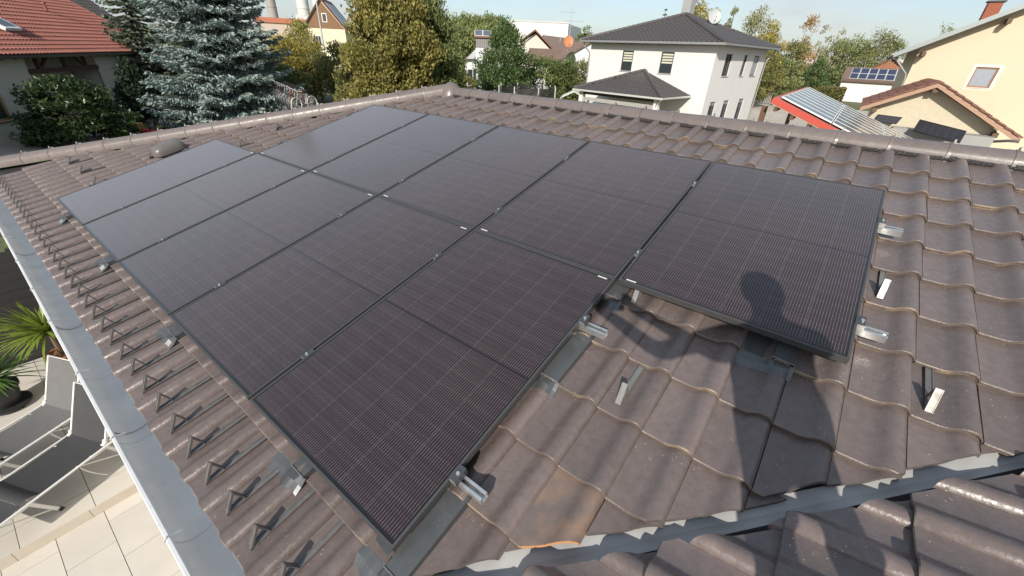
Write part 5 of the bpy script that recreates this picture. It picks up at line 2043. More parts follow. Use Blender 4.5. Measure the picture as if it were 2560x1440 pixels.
mb = MB(); mb.box(V(h0.x, h0.y, GZ) + hv * .3, hd, hv * 11, V(0, 0, h0.z - .6 - GZ)); mb.build('wall', MATS['pale_stucco'], hb)
i0, i1 = at(1255, 75, 190), at(1420, 76, 190)
ind = thing('industrial_hall', V(i0.x, i0.y, GZ), 'large plain white industrial hall on the horizon', 'building')
idv = (i1 - i0); idv.z = 0; iv = V(-idv.y, idv.x, 0).normalized()
if iv.dot(i0 - CAM) < 0: iv = -iv
izt = at(1340, 56, 190).z
mb = MB(); mb.box(V(i0.x, i0.y, GZ), idv, iv * 30 + idv.normalized() * 8, V(0, 0, izt - GZ)); mb.build('wall', pmat('white_cladding', (.78, .76, .72), .8, col2=(.74, .72, .68), scale=.2), ind)
mb = MB()
mb.box(V(i0.x, i0.y, izt) - iv * .2, idv, iv * .4, V(0, 0, .5))
mb.box(V(i0.x, i0.y, GZ) - iv * .1 + idv * .72, idv.normalized() * .3, iv * .2, V(0, 0, izt - GZ))
mb.build('trim', pmat('grey_trim', (.50, .50, .49), .7), ind)
dish('satellite_dish', 'rusty orange satellite dish on the brown roof ridge', at(1421, 104, 63), .68, (-.7, -.65, .25), pmat('dish_orange', (.50, .185, .075), .6), 1.2)
def aerial(px, ytop, ybase, dist, label, arms):
    p, q = at(px, ytop, dist), at(px, ybase, dist)
    t = thing('roof_aerial', q, label, 'aerial')
    mb = MB(); mb.tube([q, V(q.x, q.y, p.z)], .05, 6); mb.build('mast', MATS['grey_pole'], t)
    mb = MB()
    s = V(.62, -.78, 0)
    for (f, l) in arms:
        z = q.z + (p.z - q.z) * f
        c = V(q.x, q.y, z)
        mb.tube([c - s * l * .35, c + s * l], .03, 6)
        for k in range(7):
            e = c - s * l * .35 + s * l * 1.35 * k / 6
            mb.tube([e - V(.3, .24, 0), e + V(.3, .24, 0)], .018, 5)
    mb.build('antenna_rod', MATS['grey_pole'], t)
aerial(1423, 22, 100, 75, 'tall roof aerial with cross rods in front of the white hall', ((.9, -1.9), (.62, 2.0), (.45, 1.0)))
aerial(1400, 76, 105, 76, 'small roof aerial left of the tall one', ((.95, .9),))

# commercial buildings among the trees on the right
c0, c1 = at(1955, 190, 125), at(2130, 190, 125)
cm = thing('commercial_hall', V(c0.x, c0.y, GZ), 'white flat commercial hall with white posts seen between the trees', 'building')
cd = (c1 - c0); cd.z = 0; cl_ = cd.length; cdn = cd.normalized(); cvn = V(-cdn.y, cdn.x, 0)
if cvn.dot(c0 - CAM) < 0: cvn = -cvn
zt = at(2030, 131, 125).z; zm = at(2030, 186, 125).z
mb = MB(); mb.box(V(c0.x, c0.y, zm), cd, cvn * 20, V(0, 0, zt - zm)); mb.build('wall', pmat('white_metal_wall', (.70, .70, .68), .7), cm)
mb = MB(); mb.box(V(c0.x, c0.y, GZ) + cvn * 3, cd, cvn * 15, V(0, 0, zm - GZ)); mb.build('glass_front', glass_dark, cm)
for i in range(9):
    mb = MB(); mb.box(V(c0.x, c0.y, GZ) + cdn * (cl_ * (i + .2) / 9), cdn * .45, cvn * .45, V(0, 0, zm - GZ)); mb.build('post', white_wall, cm)
mb = MB(); mb.box(V(c0.x, c0.y, GZ + .3) + cvn * 1, cdn * cl_, cvn * .2, V(0, 0, .3)); mb.box(V(c0.x, c0.y, GZ + 1.7) + cvn * 1, cdn * cl_, cvn * .2, V(0, 0, .3)); mb.build('rail', white_wall, cm)
f0, f1 = at(2075, 160, 140), at(2330, 160, 140)
cm2 = thing('flat_white_building', V(f0.x, f0.y, GZ), 'long white building hidden behind the row of green trees', 'building')
mb = MB(); fd = (f1 - f0); fd.z = 0; fv = V(-fd.y, fd.x, 0).normalized()
if fv.dot(f0 - CAM) < 0: fv = -fv
mb.box(V(f0.x, f0.y, GZ), fd, fv * 15, V(0, 0, at(2200, 125, 140).z - GZ)); mb.build('wall', MATS['white_metal_wall'], cm2)

# ------------------------------------------------------------------ driveway, road, canopy
drv = pmat('driveway_paving', (.46, .41, .34), .85, col2=(.38, .34, .285), scale=3, bump=.2, bscale=30)
mb = MB()
mb.quad((11, -18, GZ + .0), (70, -18, GZ), (70, 3.2, GZ), (11, 3.2, GZ))
struct(mb.build('driveway', drv))
mb = MB()
n_ = 0
slab = MB(); slab.box((.01, .01, 0), (1.98, 0, 0), (0, .98, 0), (0, 0, .02))
SLAB = slab.mesh('paving_slab', pmat('driveway_slab', (.48, .43, .36), .85, col2=(.42, .375, .31), scale=2, rand=.08))
dw = bpy.data.objects['driveway']
for i in range(14):
    for j in range(5):
        o = obj('paving_slab', SLAB, None, Matrix.Translation((41 + 2 * i, -1.2 + j, GZ + .004))); setp(o, dw)
path_ = MB()
path_.quad((-9, 20.5, GZ), (1.8, 20.5, GZ), (6.5, 26.8, GZ), (-2, 30, GZ))
struct(path_.build('path', pmat('path_paving', (.36, .33, .29), .9, col2=(.30, .275, .24), scale=2)))
bp = at(1998, 213, 78)
aw = thing('pool_canopy', V(bp.x, bp.y, GZ), 'light blue flat canopy beyond the trimmed hedge', 'canopy')
mb = MB(); mb.box(bp + V(-.5, 3.2, -.15), V(4, 0, 0), V(0, -6.2, 0), V(0, 0, .15)); mb.build('roof', pmat('light_blue_sheet', (.40, .56, .66), .5), aw)
for dx in (0, 3.2):
    for dy in (3, -2.7):
        mb = MB(); mb.box(V(bp.x + dx, bp.y + dy, GZ), V(.1, 0, 0), V(0, .1, 0), V(0, 0, bp.z - GZ - .15)); mb.build('post', white_wall, aw)
fr0 = at(1896, 236, 62)
fe = thing('slat_fence', V(fr0.x, fr0.y, GZ), 'short grey slat fence between the white house and the trimmed hedge', 'fence')
SLT = MB(); SLT.box((0, 0, 0), (.04, 0, 0), (0, .10, 0), (0, 0, 1.25)); SLT = SLT.mesh('slat', pmat('fence_grey', (.30, .28, .26), .8))
for i in range(16):
    o = obj('slat', SLT, None, Matrix.Translation((fr0.x, fr0.y + .9 - i * .16, GZ + .5))); setp(o, fe)
pp_ = at(1925, 282, 34)
strap_plant('potted_shrub', 'small upright potted shrub in a grey pot on the driveway', pp_.x, pp_.y, GZ + .02, .28, .5, 60, .6, leaf_mat('small_leaf', (.08, .10, .03), (.16, .17, .06)), pmat('grey_pot', (.15, .15, .15), .7), (.7, 1.4), 8, stem=.5)

# ------------------------------------------------------------------ trampoline and little greenhouse
tc_ = at(1318, 236, 36.5)
TR, TZ = 2.35, GZ + .75
tr = thing('trampoline', V(tc_.x, tc_.y, GZ), 'round garden trampoline with dark safety net behind the ridge', 'trampoline')
mb = MB()
ring = [V(tc_.x + TR * math.cos(a), tc_.y + TR * math.sin(a), TZ) for a in np.linspace(0, 2 * PI, 33)[:-1]]
mb.tube(ring, .05, 6, closed=True); mb.build('ring', MATS['grey_pole'], tr, smooth=50)
mb = MB(); mb.poly([V(tc_.x + (TR - .25) * math.cos(a), tc_.y + (TR - .25) * math.sin(a), TZ) for a in np.linspace(0, 2 * PI, 33)[:-1]]); mb.build('mat', black_m, tr)
ztop = at(1318, 218, 36.5).z + .15
for k in range(8):
    a = 2 * PI * k / 8 + .2
    mb = MB(); x, y = tc_.x + (TR + .06) * math.cos(a), tc_.y + (TR + .06) * math.sin(a)
    mb.tube([V(x, y, GZ), V(x, y, ztop)], .05, 8); mb.build('pole', pmat('foam_pole', (.45, .45, .44), .7), tr, smooth=50)
net = bpy.data.materials.new('safety_net'); net.use_nodes = True
nn_ = net.node_tree.nodes; nl = net.node_tree.links
tb = nn_.new('ShaderNodeBsdfTransparent'); mx_ = nn_.new('ShaderNodeMixShader'); mx_.inputs[0].default_value = .55
nn_['Principled BSDF'].inputs['Base Color'].default_value = (.02, .02, .022, 1)
nl.new(tb.outputs[0], mx_.inputs[1]); nl.new(nn_['Principled BSDF'].outputs[0], mx_.inputs[2]); nl.new(mx_.outputs[0], nn_['Material Output'].inputs[0])
mb = MB()
k = 40
vs = []
for a in np.linspace(0, 2 * PI, k + 1)[:-1]:
    vs += [(tc_.x + TR * math.cos(a), tc_.y + TR * math.sin(a), TZ), (tc_.x + TR * math.cos(a), tc_.y + TR * math.sin(a), ztop - .08 - .05 * abs(math.sin(4 * a)))]
mb.add(vs, [(2 * i, 2 * ((i + 1) % k), 2 * ((i + 1) % k) + 1, 2 * i + 1) for i in range(k)])
mb.build('net', net, tr)
gp = at(1432, 244, 34)
gr_ = thing('greenhouse', V(gp.x, gp.y, GZ), 'small glazed greenhouse frame beside the porch', 'greenhouse')
zt = at(1432, 229, 34).z; ze_ = zt - .45
gu_ = V(.45, -.89, 0); gv_ = V(.89, .45, 0)
b = V(gp.x, gp.y, GZ) - gu_ * .9
mb = MB()
cs = [b, b + gu_ * 1.9, b + gu_ * 1.9 + gv_ * 2.4, b + gv_ * 2.4]
for c in cs: mb.bar(c, V(c.x, c.y, ze_), .06)
for s in (0, 1, 2, 3, 4):
    f = gv_ * (2.4 * s / 4)
    mb.bar(V(b.x, b.y, ze_) + f, V(b.x, b.y, zt) + gu_ * .95 + f, .05)
    mb.bar(V(b.x, b.y, ze_) + gu_ * 1.9 + f, V(b.x, b.y, zt) + gu_ * .95 + f, .05)
for e in (0, 1.9): mb.bar(V(b.x, b.y, ze_) + gu_ * e, V(b.x, b.y, ze_) + gu_ * e + gv_ * 2.4, .06)
mb.bar(V(b.x, b.y, zt) + gu_ * .95, V(b.x, b.y, zt) + gu_ * .95 + gv_ * 2.4, .06)
mb.build('frame', pmat('pale_alu', (.62, .64, .58), .5, metal=.2), gr_)
mb = MB()
for e0_, e1_ in ((0, .95), (1.9, .95)):
    mb.quad(V(b.x, b.y, ze_ + .02) + gu_ * e0_, V(b.x, b.y, ze_ + .02) + gu_ * e0_ + gv_ * 2.4, V(b.x, b.y, zt + .02) + gu_ * e1_ + gv_ * 2.4, V(b.x, b.y, zt + .02) + gu_ * e1_)
mb.build('pane', pmat('milky_glass', (.34, .38, .37), .15, spec=.8), gr_)

# ------------------------------------------------------------------ bicycles
def wheel_mb(c, r, ax, tyre=.022):
    mb = MB()
    ax = Vector(ax).normalized()
    s = ax.cross(V(0, 0, 1)).normalized(); u = s.cross(ax)
    pts = [c + (s * math.cos(a) + u * math.sin(a)) * r for a in np.linspace(0, 2 * PI, 25)[:-1]]
    mb.tube(pts, tyre, 6, closed=True)
    return mb, s, u
def bicycle(p, ang, frame_mat, tyre_mat, label, group=None, lift=0.0):
    t = thing('bicycle', p, label, 'bicycle', group)
    d = V(math.cos(ang), math.sin(ang), 0); ax = V(-d.y, d.x, 0)
    r = .33
    a, b = p + V(0, 0, r) - d * .52, p + V(0, 0, r) + d * .52
    for c in (a, b):
        mb, s, u = wheel_mb(c, r, ax)
        w_ = mb.build('wheel', tyre_mat, t, smooth=60)
        mb = MB()
        for k in range(9):
            th_ = k * PI / 9
            e = (s * math.cos(th_) + u * math.sin(th_)) * (r - .02)
            mb.tube([c - e, c + e], .004, 4)
        mb.tube([c - ax * .05, c + ax * .05], .025, 8)
        mb.build('spoke', MATS['grey_pole'], w_)
    bb = p + V(0, 0, .28) - d * .08; st = p + V(0, 0, .80) - d * .24; hd_ = p + V(0, 0, .82) + d * .34; hb_ = p + V(0, 0, .62) + d * .40
    mb = MB()
    for x, y in ((bb, st), (st + V(0, 0, -.06), hd_), (bb, hb_), (a, bb), (a, st), (hd_, hb_), (hb_, b)):
        mb.tube([x, y], .018, 6)
    mb.build('frame', frame_mat, t, smooth=60)
    mb = MB(); mb.tube([hd_, hd_ + V(0, 0, .14)], .014, 6); mb.tube([hd_ + V(0, 0, .14) - ax * .28 - d * .08, hd_ + V(0, 0, .15) - ax * .1, hd_ + V(0, 0, .15) + ax * .1, hd_ + V(0, 0, .14) + ax * .28 - d * .08], .014, 6)
    mb.build('handlebar', MATS['grey_pole'], t)
    mb = MB(); mb.tube([st, st + V(0, 0, .12)], .014, 6); mb.box(st + V(0, 0, .12) - d * .13 - ax * .06, d * .26, ax * .12, V(0, 0, .05)); mb.build('saddle', MATS['black_rubber'], t)
    return t
silver = pmat('silver_frame', (.55, .55, .56), .35, metal=.6)
rk = at(762, 262, 27.5); rk2 = at(706, 228, 34)
rdv = (rk2 - rk); rdv.z = 0; rlen = rdv.length; rdv.normalize(); rcv = V(-rdv.y, rdv.x, 0)
RZ = rk.z - .25
rack = thing('bicycle_stand', V(rk.x, rk.y, GZ), 'two-tier steel bicycle stand beside the blue spruce', 'bicycle stand')
mb = MB()
for e in (-.3, rlen * .5, rlen + .3):
    for s in (-.5, .5):
        c = V(rk.x, rk.y, 0) + rdv * e + rcv * s
        mb.bar(V(c.x, c.y, GZ), V(c.x, c.y, RZ), .06)
for s in (-.5, 0, .5):
    c = V(rk.x, rk.y, RZ - .05) + rcv * s
    mb.bar(c - rdv * .4, c + rdv * (rlen + .4), .06)
mb.build('stand_frame', pmat('galvanised', (.36, .36, .35), .5, metal=.5), rack)
whitet = pmat('white_tyre', (.66, .64, .58), .6)
bcol = [(.55, .53, .5), (.04, .04, .045), (.30, .10, .03), (.05, .06, .12), (.35, .35, .36), (.03, .03, .03), (.22, .05, .04), (.4, .38, .35), (.05, .05, .05)]
nmz = ['nearest', 'second', 'third', 'fourth', 'fifth', 'sixth', 'seventh', 'eighth', 'farthest']
for i in range(9):
    p = V(rk.x, rk.y, RZ) + rdv * (rlen * i / 8)
    bicycle(p, math.atan2(rcv.y, rcv.x) + (.5 if i == 0 else .1), pmat('bike_paint_%d' % i, bcol[i], .4, metal=.2), whitet if i == 0 else MATS['black_rubber'],
            ('bicycle with big white tyres at the near end of the stand' if i == 0 else f'parked bicycle on the upper tier of the stand, {nmz[i]} from the near end'), 'bicycles on the stand')
for i in range(5):
    p = V(rk.x, rk.y, GZ + .02) + rdv * (rlen * (i + .3) / 5)
    bicycle(p, math.atan2(rcv.y, rcv.x), silver, MATS['black_rubber'], 'silver bicycle in the lower tier of the stand by the spruce', 'bicycles in the lower tier')
q = atz(392, 311, GZ + .3)
bicycle(V(q.x, q.y, GZ), .9, black_m, MATS['black_rubber'], 'dark bicycle parked under the conical bush')
q = atz(420, 306, GZ + .3)
bicycle(V(q.x, q.y, GZ), .4, silver, MATS['black_rubber'], 'silver bicycle leaning by the blue spruce branches')

# ------------------------------------------------------------------ lawn mower
q = atz(378, 329, GZ + .2)
mo = V(q.x, q.y, GZ)
md = V(.75, -.66, 0); mx2 = V(.66, .75, 0)
mw_ = thing('lawn_mower', mo, 'red lawn mower with a green grass bag beside the laurel', 'lawn mower')
mb = MB()
mb.prism([mo + md * a + mx2 * b + V(0, 0, .14) for a, b in ((-.4, -.28), (.38, -.26), (.48, -.1), (.48, .1), (.38, .26), (-.4, .28))], V(0, 0, .18)); mb.build('deck', pmat('mower_red', (.50, .03, .03), .35), mw_)
mb = MB(); mb.lathe(mo + md * .12 + V(0, 0, .32), [(.17, 0), (.16, .12), (.09, .18), (.001, .19)], 14); mb.build('engine', black_m, mw_, smooth=50)
for a in (-.3, .32):
    for b in (-.3, .3):
        c = mo + md * a + mx2 * b + V(0, 0, .11)
        mb = MB(); mb.tube([c - mx2 * .03, c + mx2 * .03], .11, 14); mb.build('wheel', MATS['black_rubber'], mw_)
mb = MB()
for b in (-.22, .22): mb.tube([mo - md * .35 + mx2 * b + V(0, 0, .3), mo - md * 1.25 + mx2 * b + V(0, 0, 1.0)], .016, 6)
mb.tube([mo - md * 1.25 - mx2 * .22 + V(0, 0, 1.0), mo - md * 1.25 + mx2 * .22 + V(0, 0, 1.0)], .018, 6); mb.build('handle', MATS['grey_pole'], mw_)
mb = MB(); mb.box(mo - md * .95 - mx2 * .24 + V(0, 0, .22), md * .55, mx2 * .48, V(0, 0, .42)); mb.build('grass_bag', pmat('bag_ochre', (.42, .25, .08), .8), mw_)
mb = MB(); mb.box(mo - md * 1.25 - mx2 * .3 + V(0, 0, .45), md * .5, mx2 * .6, V(0, 0, .25)); tag(mb.build('green_sack', pmat('sack_green', (.10, .42, .06), .7), None), 'bright green sack lying on the lawn mower handle', 'sack')

# ------------------------------------------------------------------ the photographer, whose shadow falls on the panels
def photographer():
    f = V(.8, .6, 0); r = V(.6, -.8, 0)
    H = V(-.19, -7.30, 0)
    z0 = math.tan(TH) * (7.30 - 5.84) - .1237 + .03
    t = thing('person', V(H.x, H.y, z0), 'person on the side roof holding up a phone, shadow falling on the panels', 'person')
    J, E = [], []
    def raw(p, rad):
        J.append((Vector(p), rad)); return len(J) - 1
    def add(p, rad):
        return raw(H + r * p[0] + f * p[1] + V(0, 0, z0 + p[2]), rad)
    pel = add((0, -.10, .90), .155); bel = add((0, -.10, 1.06), .145); che = add((0, -.07, 1.26), .165); nek = add((0, -.03, 1.42), .062); sk = add((0, 0, 1.50), .085); tp = add((0, 0, 1.61), .092)
    E += [(pel, bel), (bel, che), (che, nek), (nek, sk), (sk, tp)]
    for s in (-1, 1):
        hip = add((s * .10, -.10, .84), .105); kn = add((s * .13, -.07, .46), .065); an = add((s * .14, -.12, .08), .045); fo = add((s * .16, .06, .03), .040)
        E += [(pel, hip), (hip, kn), (kn, an), (an, fo)]
        hc = CAM + RIGHT * (s * .098) + BACK * .035
        sh = add((s * .19, -.07, 1.33), .065)
        shp = J[sh][0]
        el = raw(shp.lerp(hc, .5) + V(0, 0, -.17) - f * .06, .045)
        wr_ = raw(hc + BACK * .07 - UP * .045, .030); hd = raw(hc + BACK * .012, .033)
        E += [(che, sh), (sh, el), (el, wr_), (wr_, hd)]
        for k in range(4):
            b0 = CAM + BACK * .016 + RIGHT * (s * .086) + UP * (-.030 + .020 * k)
            f1 = raw(b0, .0105); f2 = raw(b0 - RIGHT * (s * .028), .009)
            E += [(hd, f1), (f1, f2)]
        th1 = raw(hc + BACK * .022 - RIGHT * (s * .022) + UP * .03, .011); th2 = raw(hc + BACK * .018 - RIGHT * (s * .05) + UP * .02, .009); E += [(hd, th1), (th1, th2)]
    me = bpy.data.meshes.new('body')
    me.from_pydata([j[0] for j in J], E, [])
    o = obj('body', me, t)
    o.modifiers.new('skin', 'SKIN'); sm = o.modifiers.new('sub', 'SUBSURF'); sm.levels = sm.render_levels = 2
    for i, j in enumerate(J):
        me.skin_vertices[0].data[i].radius = (j[1], j[1])
    me.skin_vertices[0].data[0].use_root = True
    me.materials.append(pmat('navy_workwear', (.05, .06, .09), .85))
    mb = MB(); c = J[tp][0]
    mb.lathe(c + V(0, 0, -.05), [(.098, -.03), (.108, .03), (.095, .085), (.06, .12), (.001, .13)], 16); mb.build('hair', pmat('dark_hair', (.03, .02, .015), .6), t, smooth=60)
    ph = MB(); ph.box(CAM + BACK * .006 - RIGHT * .078 - UP * .066, RIGHT * .156, UP * .074, BACK * .008)
    tag(ph.build('phone', black_m, None), 'black phone held up in both hands by the person on the roof', 'phone')
photographer()
# ------------------------------------------------------------------ vegetation
def trunk_mb(x, y, z0, h, r, limbs, rng):
    mb = MB()
    pts = [V(x + rng.uniform(-.05, .05) * h * .1, y + rng.uniform(-.05, .05) * h * .1, z0 + h * f) for f in (0, .3, .6, 1)]
    mb.tube(pts, [r, r * .8, r * .55, r * .15], 8)
    for p in limbs:
        f = rng.uniform(.25, .75)
        b = V(x, y, z0 + h * f)
        p = Vector(p)
        m = b.lerp(p, .5) + V(0, 0, -.05 * (p - b).length)
        mb.tube([b, m, p], [r * .38, r * .24, r * .06], 6)
    return mb
bark = pmat('bark', (.12, .09, .065), .9, col2=(.075, .055, .042), scale=8, bump=.5)
birch_bark = pmat('birch_bark', (.55, .53, .49), .8, col2=(.12, .10, .09), scale=5, contrast=.12)

def profile(shape, t):
    if shape == 'round': return np.sqrt(np.clip(1 - (2 * t - 1) ** 2, 0, 1)) ** .85
    if shape == 'egg': return np.sin(PI * np.clip(t, 0, 1) ** .75) ** .75
    if shape == 'column': return np.minimum(1, np.minimum((t + .08) * 6, (1.02 - t) * 2.3)) ** .7
    if shape == 'cone': return np.minimum(1.0, (t + .03) * 8) * (1 - t) ** .72
    if shape == 'dome': return np.sqrt(np.clip(1 - t ** 2.4, 0, 1))
    if shape == 'hedge': return np.ones_like(t)
def tree(name, label, cat, x, y, z0, h, rx, ry, base, n, size, mat, seed, shape='egg', group=None, clumps=70, spread=.16, aspect=2.2, up=0.35, trunk=True, tmat=None, holes=0.0, fill=.55, rot=0.0, droop=0.0):
    rng = np.random.default_rng(seed)
    r2 = random.Random(seed)
    t = thing(name, (x, y, z0), label, cat, group)
    tc = rng.uniform(0, 1, clumps) ** .9
    a = rng.uniform(0, 2 * PI, clumps)
    rad = np.sqrt(rng.uniform(fill ** 2, 1, clumps)) * rng.uniform(.82, 1.12, clumps)
    pr = profile(shape, tc)
    lx, ly = rad * pr * rx * np.cos(a), rad * pr * ry * np.sin(a)
    cr, sr = math.cos(rot), math.sin(rot)
    cx, cy = x + lx * cr - ly * sr, y + lx * sr + ly * cr
    cz = z0 + base + tc * (h - base)
    csz = spread * rng.uniform(.6, 1.45, clumps)
    ww_ = (csz ** 2) * (.25 + pr)
    idx = rng.choice(clumps, n, p=ww_ / ww_.sum())
    g = rng.normal(size=(n, 3))
    g *= (np.abs(rng.normal(size=(n, 1))) ** .35) / np.maximum(np.linalg.norm(g, axis=1, keepdims=True), 1e-6)
    sc = csz[idx][:, None] * np.array([min(rx, ry) * 1.25, min(rx, ry) * 1.25, min(min(rx, ry), (h - base) * .4) * 1.1])
    ctr = np.stack([cx, cy, cz], 1)[idx]
    Pt = ctr + g * sc
    if droop:
        Pt[:, 2] -= np.abs(rng.normal(size=n)) * droop
    out = Pt - np.array([x, y, z0 + base + (h - base) * .35])
    out /= np.maximum(np.linalg.norm(out, axis=1, keepdims=True), 1e-6)
    D = out * .6 + rng.normal(size=(n, 3)) * .75 + np.array([0, 0, up - (1.4 if droop else 0)])
    L = size * rng.uniform(.65, 1.35, n)
    Pt[:, 2] = np.maximum(Pt[:, 2], z0 + .04)
    np_leaves('crown', Pt, D, L, L / aspect, mat, t, rng)
    if trunk:
        lim = [(cx[i], cy[i], cz[i]) for i in rng.choice(clumps, min(clumps, 9), replace=False)]
        trunk_mb(x, y, z0, base + (h - base) * .75, max(.06, .022 * h), lim, r2).build('trunk', tmat or bark, t, smooth=60)
    return t

laurel_l = leaf_mat('laurel_leaf', (.020, .042, .012), (.055, .085, .030), (.12, .15, .05), rough=.35, transl=.15)
yew_l = leaf_mat('dark_conifer_leaf', (.014, .028, .014), (.035, .055, .028), rough=.55, transl=.1)
thuja_y = leaf_mat('thuja_golden', (0.123, 0.116, 0.029), (0.290, 0.254, 0.072), (0.435, 0.348, 0.109), rough=.6, transl=.2)
thuja_g = leaf_mat('thuja_green', (0.065, 0.102, 0.032), (0.189, 0.217, 0.072), (0.319, 0.319, 0.131), rough=.6, transl=.2)
horn_l = leaf_mat('hornbeam_leaf', (0.043, 0.081, 0.026), (0.123, 0.181, 0.061), (0.232, 0.275, 0.102), rough=.5, transl=.22)
hedge_l = leaf_mat('hedge_leaf', (0.058, 0.090, 0.026), (0.181, 0.217, 0.070), (0.304, 0.319, 0.109), rough=.5, transl=.22)
gold_l = leaf_mat('golden_leaf', (0.189, 0.167, 0.036), (0.450, 0.370, 0.087), (0.600, 0.478, 0.131), rough=.55, transl=.3)
olive_l = leaf_mat('olive_leaf', (0.094, 0.109, 0.036), (0.254, 0.239, 0.080), (0.377, 0.319, 0.116), rough=.55, transl=.25)
far_l = leaf_mat('far_leaf', (0.113, 0.148, 0.052), (0.287, 0.322, 0.122), (0.434, 0.434, 0.174), rough=.6, transl=.25)
oran_l = leaf_mat('autumn_leaf', (0.290, 0.174, 0.065), (0.493, 0.319, 0.131), (0.600, 0.478, 0.246), rough=.6, transl=.3)
birch_l = leaf_mat('birch_leaf', (0.189, 0.196, 0.087), (0.406, 0.392, 0.203), (0.580, 0.536, 0.319), rough=.6, transl=.3)

# laurel and conical evergreen in front of the red-roofed house
lc = atz(180, 350, GZ)
tree('laurel_bush', 'big rounded dark green laurel bush in front of the cream house', 'bush', 3.55, 24.0, GZ, 2.85, 2.0, 1.9, .05, 15000, .19, laurel_l, 11, 'dome', clumps=150, spread=.16, aspect=2.4, fill=.6, up=.2)
tree('conical_evergreen', 'dark pointed conical evergreen between the laurel and the blue spruce', 'bush', 7.55, 29.7, GZ, 3.45, 1.35, 1.35, .05, 11000, .17, yew_l, 12, 'cone', clumps=140, spread=.15, aspect=2.2, fill=.5, up=.8)

def spruce(name, label, x, y, h, R, seed, n_whorl, mat, detail=1.0, zlow=.4):
    rng = np.random.default_rng(seed)
    r2 = random.Random(seed)
    t = thing(name, (x, y, GZ), label, 'tree')
    Ps, Ds, Ls, Ws = [], [], [], []
    tr = MB()
    tr.tube([V(x, y, GZ), V(x, y, GZ + h * .5), V(x, y, GZ + h)], [.26, .16, .02], 8)
    for w in range(n_whorl):
        f = w / (n_whorl - 1)
        z = zlow + (h - zlow - .3) * f ** 1.05
        R_ = R * (1 - z / h) ** .78 * rng.uniform(.88, 1.1)
        nb = int(6 + 7 * (1 - f))
        a0 = rng.uniform(0, 2 * PI)
        for b in range(nb):
            a = a0 + 2 * PI * b / nb + rng.uniform(-.18, .18)
            L = R_ * rng.uniform(.75, 1.12)
            ca, sa = math.cos(a), math.sin(a)
            drop = L * rng.uniform(.16, .34) * (1 - .55 * f)
            k = max(5, int(L / .16))
            s = np.linspace(.12, 1, k)
            bx = x + ca * L * s
            by = y + sa * L * s
            bz = GZ + z - drop * np.sin(PI * .62 * s) + L * .10 * s ** 3
            if L > 1.0 and b % 2 == 0:
                tr.tube([V(x, y, GZ + z), V(bx[k // 2], by[k // 2], bz[k // 2]), V(bx[-1], by[-1], bz[-1])], [.045, .028, .008], 5)
            for i in range(k):
                wid = L * .34 * (1 - s[i]) + .16
                m = max(2, int(wid / .085 * detail))
                for side in (-1, 1):
                    q = rng.uniform(0.02, 1, m) * wid
                    px = bx[i] + ca * q * .55 + (-sa) * side * q
                    py = by[i] + sa * q * .55 + ca * side * q
                    pz = bz[i] - q * rng.uniform(.10, .45, m) - rng.uniform(0, .10, m)
                    Ps.append(np.stack([px, py, pz], 1))
                    D = np.stack([ca * .8 - sa * side * .75 + rng.normal(0, .25, m), sa * .8 + ca * side * .75 + rng.normal(0, .25, m), rng.normal(-.32, .28, m)], 1)
                    Ds.append(D)
                    Ls.append(rng.uniform(.22, .42, m))
                    Ws.append(rng.uniform(.085, .13, m))
    Pt, D, L, W = np.concatenate(Ps), np.concatenate(Ds), np.concatenate(Ls), np.concatenate(Ws)
    # every twig is two crossed blades
    Pt, D, L, W = np.concatenate([Pt, Pt]), np.concatenate([D, D]), np.concatenate([L, L]), np.concatenate([W, W])
    np_leaves('crown', Pt, D, L, W, mat, t, rng)
    tr.build('trunk', bark, t, smooth=60)
    return t
blue_l = leaf_mat('blue_spruce_needle', (0.166, 0.225, 0.205), (0.401, 0.479, 0.440), (0.587, 0.620, 0.608), rough=.6, transl=.08)
blue_d = leaf_mat('green_spruce_needle', (0.086, 0.113, 0.078), (0.200, 0.235, 0.166), (0.295, 0.295, 0.192), rough=.6, transl=.08)
spruce('blue_spruce', 'large blue-grey spruce with drooping layered branches left of centre', 12.0, 27.0, 17.0, 4.9, 21, 48, blue_l, 1.0, .3)
spruce('green_spruce', 'olive spruce top partly hidden behind the big blue spruce', 10.6, 37.0, 13.0, 2.7, 22, 26, blue_d, .7, 2.0)

# golden shrubs behind the spruce
for i, (px, yt, d, r, m, lab) in enumerate(((735, 62, 50, 2.6, gold_l, 'golden yellow shrub tree left of the cream gable house'), (700, 95, 46, 2.1, gold_l, 'yellow-leaved shrub close behind the right side of the blue spruce'), (785, 128, 47, 2.1, olive_l, 'olive green shrub below the cream gable house'),
        (838, 110, 44, 1.8, olive_l, 'loose olive shrub just left of the tall golden thuja'), (705, 165, 42, 2.0, hedge_l, 'low green shrub behind the bicycle stand'), (745, 52, 70, 2.0, far_l, 'small dark pine top in front of the red factory roof'))):
    p = at(px, yt, d)
    tree('garden_shrub', lab, 'shrub', p.x, p.y, GZ, p.z - GZ, r, r, .4, 7000, .20 if d < 60 else .3, m, 31 + i, 'egg', clumps=70, spread=.2, group='shrubs behind the spruce')

